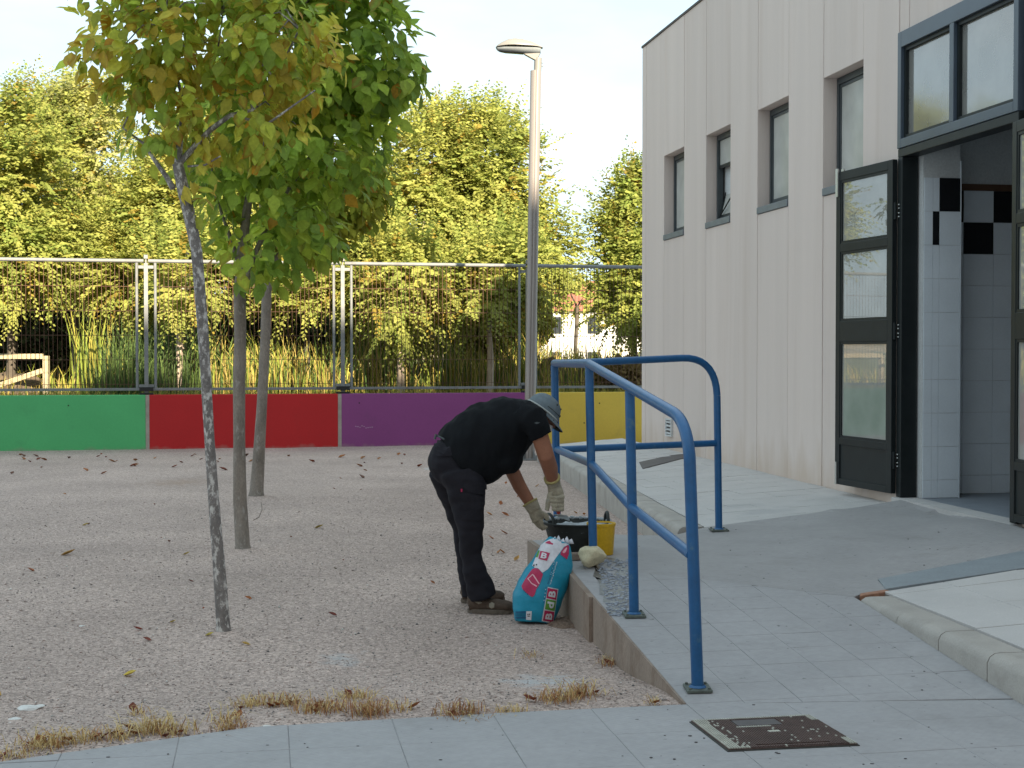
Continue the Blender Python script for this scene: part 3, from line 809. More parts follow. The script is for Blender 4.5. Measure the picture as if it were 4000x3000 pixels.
# door set: frame, transom, two leaves
fr = MB(); t = 0.065; F0, F1 = -0.018, 0.10
fr.box((DOOR0, F0, DTOP), (DOOR0 + t, F1, TOP2)); fr.box((DOOR1 - t, F0, DTOP), (DOOR1, F1, TOP2)); fr.box((DOOR0 + t, F0, TOP2 - 0.13), (DOOR1 - t, F1, TOP2)); fr.box((DOOR0 + t, F0, DTOP), (DOOR1 - t, F1, DTOP + 0.075))
smid = (DOOR0 + DOOR1) / 2 - 0.02
fr.box((smid - 0.035, F0, DTOP + 0.075), (smid + 0.035, F1, TOP2 - 0.13))
trf = bpart('transom_window', fr, M['blue_grey_frame'], bevel=0.004)
for a, b in ((DOOR0 + t, smid - 0.035), (smid + 0.035, DOOR1 - t)):
    m1 = MB(); zz0, zz1, w = DTOP + 0.075, TOP2 - 0.13, 0.03
    m1.box((a, 0.012, zz0), (a + w, 0.085, zz1)); m1.box((b - w, 0.012, zz0), (b, 0.085, zz1)); m1.box((a + w, 0.012, zz1 - w), (b - w, 0.085, zz1)); m1.box((a + w, 0.012, zz0), (b - w, 0.085, zz0 + w))
    bpart('sash', m1, M['black_frame'], trf)
    m1 = MB(); m1.box((a + w, 0.04, zz0 + w), (b - w, 0.046, zz1 - w)); bpart('pane', m1, M['glass_transom'], trf)
m1 = MB(); m1.box((DOOR0 + 0.07, 0.104, DTOP + 0.02), (DOOR1 - 0.07, 0.11, TOP2 - 0.02)); bpart('blind', m1, M['plaster'], trf)
fr = MB(); fr.box((DOOR0, -0.01, DBOT), (DOOR0 + 0.085, 0.13, DTOP - 0.075)); fr.box((DOOR1 - 0.085, -0.01, DBOT), (DOOR1, 0.13, DTOP - 0.075)); fr.box((DOOR0, -0.01, DTOP - 0.073), (DOOR1, 0.13, DTOP - 0.003))
df = bpart('door_frame', fr, M['black_frame'], bevel=0.005)
m1 = MB(); m1.box((DOOR0, -0.05, 0.2), (DOOR1, 0.5, DBOT - 0.003)); bpart('threshold', m1, M['paver'])
LEAFW, LEAFH, L0 = 0.945, 2.79, 0.315
def door_leaf(hinge_s, toward, swing_out, label):
    # leaf local: x from hinge outwards along the leaf, y thickness, z up
    ang = pi - swing_out if toward < 0 else swing_out
    Mx = Matrix.Translation((hinge_s, -0.034, L0)) @ Matrix.Rotation(-ang if toward > 0 else -ang, 4, 'Z')
    fr = MB(); w, th = 0.075, 0.022
    rails = [(0.0, 0.055), (0.36, 0.42), (1.275, 1.46), (2.075, 2.15), (LEAFH - 0.08, LEAFH)]
    fr.box((0, -th, 0), (w, th, LEAFH), Mx); fr.box((LEAFW - w, -th, 0), (LEAFW, th, LEAFH), Mx)
    for a, b in rails: fr.box((w, -th, a), (LEAFW - w, th, b), Mx)
    leaf = bpart('door_leaf', fr, M['black_frame'], bevel=0.004); leaf['label'] = label
    m1 = MB(); m1.box((w, -0.010, rails[0][1]), (LEAFW - w, 0.010, rails[1][0]), Mx); bpart('kick_panel', m1, M['black_frame'], leaf)
    for (_, a), (b, _) in zip(rails[1:], rails[2:]):
        m1 = MB(); m1.box((w + 0.022, -0.004, a + 0.022), (LEAFW - w - 0.022, 0.004, b - 0.022), Mx); bpart('pane', m1, M['glass_door'], leaf)
        m1 = MB(); g = 0.022
        for sgn in (-1, 1):
            y0, y1 = (0.004, 0.016) if sgn > 0 else (-0.016, -0.004)
            m1.box((w, y0, a), (w + g, y1, b), Mx); m1.box((LEAFW - w - g, y0, a), (LEAFW - w, y1, b), Mx); m1.box((w + g, y0, a), (LEAFW - w - g, y1, a + g), Mx); m1.box((w + g, y0, b - g), (LEAFW - w - g, y1, b), Mx)
        bpart('bead', m1, M['black_frame'], leaf)
    for z in (0.28, 1.36, 2.36):
        m1 = MB(); m1.tube([Mx @ Vector((-0.008, 0, z - 0.07)), Mx @ Vector((-0.008, 0, z + 0.07))], 0.014, 8); bpart('hinge', m1, M['black_frame'], leaf, auto=0.6)
        for dz in (-0.05, -0.02, 0.02, 0.05):
            m1 = MB(); c = Vector((hinge_s + toward * -0.035, -0.014, L0 + z + dz)); m1.ball(c, 0.007, n=8); bpart('screw', m1, M['steel'], leaf)
    m1 = MB(); m1.box((LEAFW - 0.05, th + 0.001, LEAFH - 0.22), (LEAFW - 0.01, th + 0.014, LEAFH + 0.03), Mx); m1.box((LEAFW - 0.05, -th - 0.014, LEAFH - 0.22), (LEAFW - 0.01, -th - 0.001, LEAFH + 0.03), Mx); bpart('bolt', m1, M['steel'], leaf)
    m1 = MB(); m1.box((LEAFW - 0.045, th + 0.001, 0.0), (LEAFW - 0.02, th + 0.012, 0.2), Mx); m1.box((LEAFW - 0.045, -th - 0.012, 0.0), (LEAFW - 0.02, -th - 0.001, 0.2), Mx); bpart('bolt', m1, M['steel'], leaf)
    return leaf
door_leaf(DOOR0 + 0.0, -1, radians(6.5), 'door leaf swung open against the wall beside the fourth window')
door_leaf(DOOR1 - 0.0, 1, radians(6.5), 'door leaf on the near side of the doorway, mostly outside the frame')
# lobby inside
mb = MB(); mb.box((7.95, 0.14, 0.1), (12.5, 4.2, 0.288)); bpart('lobby_floor', mb, M['dark_floor'])
mb = MB(); mb.box((7.95, 0.145, 3.95), (12.5, 4.2, 4.24)); bpart('lobby_ceiling', mb, M['plaster'])
mb = MB(); mb.box((7.955, 0.145, 0.289), (8.385, 0.47, 3.949)); mb.box((7.955, 0.47, 0.289), (8.085, 4.19, 3.949)); mb.box((8.085, 4.02, 0.289), (12.5, 4.19, 3.949)); mb.box((12.3, 0.25, 0.289), (12.49, 4.02, 3.949))
lob = bpart('lobby_wall', mb, M['plaster'])
TS = 0.278; TZ0 = 0.295
def wall_tile(s, y0, y1, z0, z1, black):
    m1 = MB(); m1.box((s, y0 + 0.0012, z0 + 0.0012), (s + 0.008, y1 - 0.0012, z1 - 0.0012))
    bpart('tile', m1, M['tile_black' if black else 'tile_white'], lob, bevel=0.0015)
rowsz = [TZ0 + TS * k - 0.135 for k in range(0, 11)]
for r in range(10):
    z0, z1 = max(rowsz[r], 0.2885), rowsz[r + 1]
    for a, b, bl in ((0.150, 0.228, 0), (0.228, 0.286, r == 8), (0.286, 0.470, r == 9)):
        if r == 9: z1 = rowsz[10]
        wall_tile(8.387, a, b, z0, z1, bl)
rowsz = [TZ0 + 0.270 * k - 0.12 for k in range(0, 12)]
ys = [0.480, 0.655] + [0.655 + 0.275 * k for k in range(1, 13)]
for r in range(10):
    z0, z1 = max(rowsz[r], 0.2885), rowsz[r + 1]
    for k in range(len(ys) - 1):
        wall_tile(8.087, ys[k], ys[k+1], z0, z1, (r == 9 and k % 2 == 0) or (r == 8 and k % 4 == 1))
m1 = MB(); m1.box((8.0875, 0.480, rowsz[10]), (8.105, 3.9, rowsz[10] + 0.055)); bpart('trim', m1, M['brown_trim'], lob)
m1 = MB(); m1.box((8.387, 0.4705, 0.2885), (8.397, 0.4785, 3.08)); bpart('corner_trim', m1, M['tile_white'], lob)

# ------------------------------------------------------------------ unseen block added behind the camera, its outline shaped to shade the yard
def shade_caster():
    root = empty('shade_block', (0, -22, 0)); tag(root, 'tall unseen block added behind the viewpoint to shade the whole yard', 'building')
    mb = MB()
    prof = [(-60, 24.85), (10.8, 24.9), (15.2, 25.35), (16.4, 25.55), (45, 25.55)]  # added block: roof heights set so its shadow edge meets fence and lamp
    front = [(x, -20.0, z) for x, z in prof] + [(45, -20.0, -0.3), (-60, -20.0, -0.3)]
    back = [(x, -34.0, z) for x, _, z in front]
    mb.prism(front, back); mb.build('wall', M['concrete_wall'], root)
shade_caster()

# ------------------------------------------------------------------ painted wall and fence
WD = Vector((1, 0.2085, 0)).normalized(); WN = Vector((WD.y, -WD.x, 0))     # along the wall, towards the yard
def wpt(x, out=0.0, z=0.0): 
    p = Vector((x, FENCE(x), 0)) + WN * out; p.z = z; return p
def wall_x(px):                                       # fence-line x for a photo column
    k = (px - CX) / FPX; return k * 24.82 / (1 - 0.2085 * k)
def obox(mb, x0, x1, o0, o1, z0, z1):
    vs = [wpt(x, o, z) for z in (z0, z1) for x, o in ((x0, o0), (x1, o0), (x1, o1), (x0, o1))]
    mb.add(vs, [(0,3,2,1),(4,5,6,7),(0,1,5,4),(1,2,6,5),(2,3,7,6),(3,0,4,7)])
pw = empty('painted_wall', wpt(-4, 0, -0.12)); tag(pw, 'low yard wall painted in green, red, purple and yellow blocks under the wire fence', 'wall')
xg, xr, xp = wall_x(575), wall_x(1327), wall_x(2072)
WT = 0.795
for x0, x1, m, lab in ((-17.0, -9.35, 'wall_red', None), (-9.3, xg - 0.03, 'wall_green', 'green painted block of the wall'), (xg + 0.03, xr - 0.03, 'wall_red', 'red painted block of the wall'),
                       (xr + 0.03, xp - 0.03, 'wall_purple', 'purple painted block of the wall'), (xp + 0.03, 5.2, 'wall_yellow', 'yellow painted block of the wall')):
    mb = MB(); obox(mb, x0, x1, -0.2, 0.0, -0.4, WT); o = mb.build('wall_block', M[m], pw, bevel=0.012)
    if lab: o['label'] = lab
for x in (-9.325, xg, xr, xp):
    mb = MB(); obox(mb, x - 0.03, x + 0.03, -0.2, -0.008, -0.4, WT - 0.004); mb.build('joint', M['wall_bare'], pw)
# little weep holes drilled through the wall
for px, py in ((266, 1584), (1403, 1534 + 40), (2342, 1575), (2282, 1652)):
    x = wall_x(px); yy = FENCE(x); z = D(px, py, yy).z
    mb = MB(); c = wpt(x, 0.001, z); mb.tube([c, c + WN*0.004], 0.012, 10); mb.build('weep_hole', M['black_clamp'], pw)
# faint chalk scrawl on the purple block
mb = MB(); random.seed(3)
for k in range(9):
    px = 1390 + k * 8; x = wall_x(px); z = D(px, 1668 + random.uniform(-4, 4), FENCE(x)).z
    obox(mb, x - 0.014, x + 0.010, 0.001, 0.003, z - 0.006, z + random.uniform(0.006, 0.012))
mb.build('chalk_mark', make_mat('chalk', (0.36, 0.22, 0.33), 0.9), pw)

fence = empty('wire_fence', wpt(-4, -0.1, WT)); tag(fence, 'galvanised panel fence with rusty wire rods standing on the painted wall', 'fence')
FO = -0.10                                            # middle of the wall
ZTOP, ZBOT = 3.0, 0.885
posts = [wall_x(571) - 6.32, wall_x(571) - 3.16, wall_x(571), wall_x(1341), wall_x(2066), wall_x(2066) + 3.18]
for i, x in enumerate(posts):
    mb = MB(); obox(mb, x - 0.032, x + 0.032, FO - 0.032, FO + 0.032, WT + 0.03, ZTOP - 0.035); obox(mb, x - 0.032, x + 0.032, FO - 0.032, FO + 0.032, ZTOP + 0.035, ZTOP + 0.10)
    obox(mb, x - 0.012, x + 0.012, FO - 0.012, FO + 0.012, ZTOP - 0.035, ZTOP + 0.035)
    p = mb.build('post', M['galv'], fence, bevel=0.004)
    mb = MB(); obox(mb, x - 0.11, x + 0.11, FO - 0.06, FO + 0.06, WT + 0.002, WT + 0.03); obox(mb, x - 0.11, x + 0.11, FO + 0.034, FO + 0.06, ZBOT - 0.03, ZBOT + 0.035); mb.build('clamp', M['black_clamp'], p)
    for sg in (-1, 1):
        mb = MB(); obox(mb, min(x + sg*0.033, x + sg*0.12), max(x + sg*0.033, x + sg*0.12), FO - 0.018, FO + 0.018, ZTOP - 0.125, ZTOP - 0.075); obox(mb, min(x + sg*0.033, x + sg*0.12), max(x + sg*0.033, x + sg*0.12), FO - 0.018, FO + 0.018, ZBOT + 0.035, ZBOT + 0.08)
        mb.build('bracket', M['galv'], p)
for i in range(len(posts) - 1):
    a, b = posts[i], posts[i+1]; s0, s1 = a + 0.145, b - 0.145
    mb = MB(); mb.tube([wpt(a + 0.036, FO, ZTOP), wpt(b - 0.036, FO, ZTOP)], 0.03, 10); mb.build('top_rail', M['galv'], fence, auto=0.6)
    mb = MB(); obox(mb, a + 0.036, b - 0.036, FO - 0.02, FO + 0.02, ZBOT - 0.022, ZBOT + 0.022); mb.build('bottom_rail', M['galv'], fence, bevel=0.004)
    for x in (s0, s1):
        mb = MB(); mb.tube([wpt(x, FO, ZBOT + 0.022), wpt(x, FO, ZTOP - 0.03)], 0.023, 8); mb.build('stile', M['galv'], fence, auto=0.6)
    for k in range(1, 6):
        z = ZTOP - 0.07 - 0.4025 * k + 0.05
        mb = MB(); mb.tube([wpt(s0 + 0.024, FO + 0.006, z), wpt(s1 - 0.024, FO + 0.006, z)], 0.0045, 5); mb.build('cross_wire', M['rod_rust'], fence)
    mb = MB(); n = int((s1 - s0 - 0.05) / 0.0685)
    for k in range(1, n + 1):
        x = s0 + (s1 - s0) * k / (n + 1); mb.tube([wpt(x, FO - 0.003, ZBOT + 0.022), wpt(x, FO - 0.003, ZTOP - 0.032)], 0.0046, 5, caps=False)
    o = mb.build('wire_rods', M['rod_rust'], fence); o['kind'] = 'stuff'

# ------------------------------------------------------------------ street lamp
def street_lamp():
    base = G(2067, 1796, -0.12); Yl = base.y
    root = empty('street_lamp', base); tag(root, 'tall leaning aluminium lamp post with a flat white lamp head', 'street lamp')
    top = D(2093, 277, Yl); ax = (top - base)
    at = lambda t: base + ax * t
    mb = MB()
    n = 28; prof = []
    for k in range(n):                                 # extruded column with two grooves down its sides
        a = 2*pi*k/n; r = 0.083 - (0.012 if k in (0, 14, 7, 21) else 0); prof.append((r*cos(a), r*sin(a)))
    b0 = len(mb.v)
    for t in (0.004, 1.0):
        p = at(t)
        for x, y in prof: mb.v.append((p.x + x, p.y + y, p.z))
    for k in range(n): mb.f.append((k, (k+1) % n, n + (k+1) % n, n + k)); mb.m.append(0)
    mb.f.append(tuple(range(n, 2*n))); mb.m.append(0)
    mb.build('pole', M['lamp_pole'], root)
    mb = MB(); mb.box((base.x - 0.16, base.y - 0.16, base.z + 0.0), (base.x + 0.16, base.y + 0.16, base.z + 0.022)); bp = mb.build('base_plate', M['galv'], root, bevel=0.004)
    for sx in (-0.12, 0.12):
        for sy in (-0.12, 0.12):
            mb = MB(); mb.tube([(base.x + sx, base.y + sy, base.z + 0.022), (base.x + sx, base.y + sy, base.z + 0.06)], 0.013, 6); mb.build('bolt', M['galv'], bp)
    for k in range(4):
        a = k*pi/2 + pi/4; mb = MB(); d = Vector((cos(a), sin(a), 0)); nn = Vector((-sin(a), cos(a), 0))*0.006
        p = base + Vector((0, 0, 0.022))
        mb.add([p + d*0.08 + nn, p + d*0.16 + nn, p + d*0.08 + nn + Vector((0,0,0.14)), p + d*0.08 - nn, p + d*0.16 - nn, p + d*0.08 - nn + Vector((0,0,0.14))], [(0,1,2),(5,4,3),(0,3,4,1),(1,4,5,2),(2,5,3,0)])
        mb.build('gusset', M['galv'], bp)
    mb = MB(); c = D(2100, 277, Yl); c2 = D(2102, 226, Yl); mb.tube([c, c2], 0.058, 16); nk = mb.build('neck', M['lamp_head'], root, auto=0.7)
    for dy_ in (246, 259):
        mb = MB(); q = D(2118, dy_, Yl); mb.tube([q - Vector((0.03, 0, 0)), q + Vector((0.012, 0, 0))], 0.008, 6); mb.build('bolt', M['galv'], nk)
    # lamp head: upper shell lofted along its length, tapered tail
    def head_shell(secs, mat, name, nseg=20, half=1):
        mb = MB(); n_ = nseg
        for (px, pyc, hh, w) in secs:
            c = D(px, pyc, Yl)
            for k in range(n_ + 1):
                a = pi * k / n_
                mb.v.append((c.x, c.y + w * cos(a), c.z + half * hh * sin(a)))
        m_ = n_ + 1
        for i in range(len(secs) - 1):
            for k in range(n_): mb.f.append((i*m_ + k, i*m_ + k + 1, (i+1)*m_ + k + 1, (i+1)*m_ + k)); mb.m.append(0)
            mb.f.append((i*m_, (i+1)*m_, (i+1)*m_ + n_, i*m_ + n_)); mb.m.append(0)
        return mb.build(name, mat, root, auto=0.7)
    px2m = Yl / FPX
    head_shell([(1936, 186, 0.004, 0.02), (1942, 184, 7*px2m, 0.07), (1960, 183, 18*px2m, 0.12), (1985, 182, 28*px2m, 0.15), (2010, 182, 32*px2m, 0.16), (2040, 183, 30*px2m, 0.155), (2075, 184, 22*px2m, 0.14), (2100, 186, 12*px2m, 0.11), (2120, 188, 3*px2m, 0.06)], M['lamp_head'], 'lamp_head')
    head_shell([(1937, 188, 2*px2m, 0.02), (1945, 188, 12*px2m, 0.07), (1975, 188, 16*px2m, 0.11), (2020, 189, 20*px2m, 0.12), (2050, 190, 21*px2m, 0.115), (2090, 190, 21*px2m, 0.10), (2112, 190, 19*px2m, 0.06)], M['lamp_grey'], 'lamp_housing', half=-1)
    head_shell([(1950, 197, 6*px2m, 0.04), (1975, 199, 9*px2m, 0.075), (2020, 202, 9*px2m, 0.085), (2045, 205, 8*px2m, 0.08)], M['lamp_lens'], 'lens', half=-1)
    mb = MB(); c = [D(2046, 212, Yl), D(2110, 209, Yl), D(2104, 222, Yl), D(2092, 237, Yl), D(2082, 232, Yl)]
    mb.prism([p - Vector((0, 0.05, 0)) for p in c], [p + Vector((0, 0.05, 0)) for p in c]); mb.build('bracket', M['lamp_head'], root, bevel=0.006)
street_lamp()

# ------------------------------------------------------------------ blue handrail
def arc(p, c, q, n=7):
    p, c, q = Vector(p), Vector(c), Vector(q)
    return [p*(1-t)**2 + c*2*t*(1-t) + q*t*t for t in [i/n for i in range(n + 1)]]
def handrail():
    R = 0.0268
    root = empty('handrail', (0.8, 8.5, 0.15)); tag(root, 'scuffed blue tubular steel handrail around the ramp and landing', 'handrail')
    b1 = G(2725, 2682, 0.03); b2 = G(2477, 2396, 0.12); b2.z = RAMP(b2.y) + 0.004
    b1.z = RAMP(b1.y) + 0.004
    b3 = D(2318, 2120, 8.75); b3.z = 0.198; b4 = D(2178, 2050, 10.05); b4.z = 0.18; b5 = D(2808, 2052, 10.75); b5.z = land_z(b5.x, b5.y) + 0.002
    t4 = D(2166, 1419, 10.05); t3 = D(2301, 1421, 8.75); t2 = D(2460, 1512, b2.y); t1 = D(2680, 1640, b1.y + 0.05)
    # near post and sloped top rail are one bent tube
    k1 = t1; dr = (k1 - t3).normalized()
    postdir = (b1 - D(2690, 1760, b1.y)).normalized()
    top = [t4, t3, k1 - dr*0.24] + arc(k1 - dr*0.24, k1 + Vector((0, 0, 0.0)), D(2693, 1775, b1.y + 0.01), 8)[1:]
    mb = MB(); mb.tube(top + [D(2694, 1790, b1.y + 0.01), b1 + Vector((0, 0, 0.012))], R, 16); mb.build('top_rail', M['rail_blue'], root, auto=0.9)
    mb = MB(); mb.tube([t2 - Vector((0, 0, 0.02)), b2 + Vector((0, 0, 0.012))], R*0.97, 16); mb.build('post', M['rail_blue'], root, auto=0.9)
    mb = MB(); mb.tube([t3 - Vector((0, 0, R*0.6)), b3], R*0.97, 16); mb.build('post', M['rail_blue'], root, auto=0.9)
    mb = MB(); mb.tube([t4 - Vector((0, 0, R*0.6)), b4], R, 16); mb.build('post', M['rail_blue'], root, auto=0.9)
    # middle rail
    m4 = D(2176, 1756, 10.05); m3 = D(2312, 1812, 8.75); m2 = D(2468, 1982, b2.y); m1_ = D(2702, 2168, b1.y)
    mb = MB(); mb.tube([m4, m3 - (m3 - m4).normalized()*0.1] + arc(m3 - (m3 - m4).normalized()*0.1, m3, m3 + (m2 - m3).normalized()*0.1, 4)[1:] + [m2], R*0.92, 14); mb.build('middle_rail', M['rail_blue'], root, auto=0.9)
    mb = MB(); mb.tube([m2, m1_], R*0.92, 14); mb.build('middle_rail', M['rail_blue'], root, auto=0.9)
    # frame at the back of the landing
    c5 = D(2790, 1393, b5.y); s4 = t4 + Vector((0.02, 0.02, -0.004))
    dh = (c5 - s4).normalized()
    q0, q1 = c5 - dh*0.30, D(2801, 1545, b5.y)
    mb = MB(); mb.tube([s4, q0] + arc(q0, c5 + dh*0.01, q1, 9)[1:], R, 16); mb.build('top_rail', M['rail_blue'], root, auto=0.9)
    mb = MB(); mb.tube([q1 - Vector((0, 0, 0.001)), b5 + Vector((0, 0, 0.012))], R, 16); mb.build('post', M['rail_blue'], root, auto=0.9)
    mb = MB(); mb.tube([D(2185, 1756, 10.07), D(2798, 1731, b5.y)], R*0.92, 14); mb.build('middle_rail', M['rail_blue'], root, auto=0.9)
    for p, sz, sl in ((b1, 0.056, 0.0714), (b2, 0.056, 0.0714), (b5, 0.065, 0.0)):
        mb = MB(); Mx = Matrix.Translation(p) @ Matrix.Rotation(math.atan(sl), 4, 'X') @ Matrix.Rotation(radians(4), 4, 'Z')
        mb.box((-sz, -sz, 0.0), (sz, sz, 0.012), Mx); bp = mb.build('base_plate', M['rust_plate'], root, bevel=0.002)
        mb = MB(); mb.lathe([(R + 0.012, 0.012), (R + 0.003, 0.022)], p, 16); mb.build('weld', M['rail_blue'], bp)
        for sx, sy in ((-1,-1),(1,-1),(1,1),(-1,1)):
            mb = MB(); q = Mx @ Vector((sx*sz*0.75, sy*sz*0.75, 0.012)); mb.tube([q, q + Vector((0,0,0.008))], 0.007, 6); mb.build('bolt', M['rust_plate'], bp)
    return b2, b3
handrail()

# ------------------------------------------------------------------ manhole cover and drain cover
def manhole():
    c = sum(MH, Vector()) / 4
    root = empty('manhole_cover', c); tag(root, 'rusty ribbed rectangular manhole cover set in the grey path', 'manhole cover')
    q = lambda u, v: (MH[3]*(1-u) + MH[2]*u)*(1-v) + (MH[0]*(1-u) + MH[1]*u)*v
    lu = (MH[2]-MH[3]).length; lv = (MH[0]-MH[3]).length
    def slab(u0, u1, v0, v1, z0, z1, mb):
        up = [q(u0,v0), q(u1,v0), q(u1,v1), q(u0,v1)]
        mb.prism([p + Vector((0,0,z1)) for p in up], [p + Vector((0,0,z0)) for p in up])
    mb = MB(); slab(0, 1, 0, 1, -0.01, 0.004, mb); mb.build('rim', M['manhole_rim'], root, bevel=0.003)
    mb = MB(); slab(0.012, 0.988, 0.014, 0.986, 0.0045, 0.008, mb); mb.build('plate', M['manhole'], root)
    n = 52; cream = MB(); rust = MB(); random.seed(5)
    w = 0.27 / n
    for k in range(n):
        u = 0.016 + 0.968 * (k + 0.5) / n
        segs = 26
        for t in range(segs):
            v0, v1 = 0.02 + 0.96*t/segs, 0.02 + 0.96*(t+1)/segs
            vm = (v0 + v1)/2
            if 0.30 < u < 0.66 and 0.70 < vm < 0.90: continue
            if 0.24 < u < 0.80 and 0.045 < vm < 0.10: continue
            if 0.47 < u < 0.57 and 0.47 < vm < 0.54: continue
            edge = (k < 5) or (vm > 0.955 and 0.1 < u) or (vm < 0.035) or (u > 0.93 and (vm < 0.2 or vm > 0.8)) or (0.64 < vm < 0.68 and 0.28 < u < 0.56) or random.random() < 0.012 + (0.05 if u > 0.8 else 0)
            if k >= 5 and k < 9 and random.random() < 0.35: edge = True
            slab(u - w, u + w, v0, v1, 0.0082, 0.0125 + random.uniform(-0.0004, 0.0004), cream if edge else rust)
    o = rust.build('ribs', M['manhole'], root); o['kind'] = 'stuff'
    o = cream.build('cement_filled_ribs', M['manhole_cream'], root); o['kind'] = 'stuff'
    mb = MB(); slab(0.305, 0.655, 0.705, 0.895, 0.0082, 0.0115, mb); mb.build('name_plate', M['drain'], root)
    mb = MB(); slab(0.475, 0.565, 0.475, 0.53, 0.0082, 0.0105, mb); mb.build('lifting_slot', M['manhole_cream'], root)
manhole()
mb = MB(); A = [G(2497, 1807, 0.17), G(2720, 1773, 0.17), G(2720, 1796, 0.17), G(2511, 1829, 0.17)]
mb.prism([Vector((p.x, p.y, terr_z(p.x, p.y) + 0.010)) for p in A], [Vector((p.x, p.y, terr_z(p.x, p.y) - 0.02)) for p in A])
o = mb.build('drain_cover', M['drain'], bevel=0.003); tag(o, 'dark metal drain cover across the white terrace paving', 'drain cover')

# ------------------------------------------------------------------ foliage tools
LEAF_V = np.array([(0,0,0),(0.28,0.36,0.03),(0.55,0.40,0.03),(0.82,0.20,0.01),(1.05,0,-0.05),(0.82,-0.20,0.01),(0.55,-0.40,0.03),(0.28,-0.36,0.03),(0.33,0,-0.045),(0.70,0,-0.05)], float)
LEAF_F = np.array([(0,8,1),(1,8,2),(2,8,9),(2,9,3),(3,9,4),(0,7,8),(7,6,8),(6,9,8),(6,5,9),(5,4,9)])
LEAF_MARGIN = np.array([0,1,1,1,1,1,1,1,0,0], float)
def leaf_template(curl, width):
    V = LEAF_V.copy(); V[:, 1] *= width; V[:, 2] -= curl * V[:, 0]**2 * 0.5
    return V
def frames(dirs, ups):
    x = dirs / np.linalg.norm(dirs, axis=1, keepdims=True)
    y = np.cross(ups, x); y /= np.linalg.norm(y, axis=1, keepdims=True) + 1e-9
    z = np.cross(x, y); return np.stack([x, y, z], axis=2)
def unit(n):
    v = rng.normal(size=(n, 3)); return v / np.linalg.norm(v, axis=1, keepdims=True)

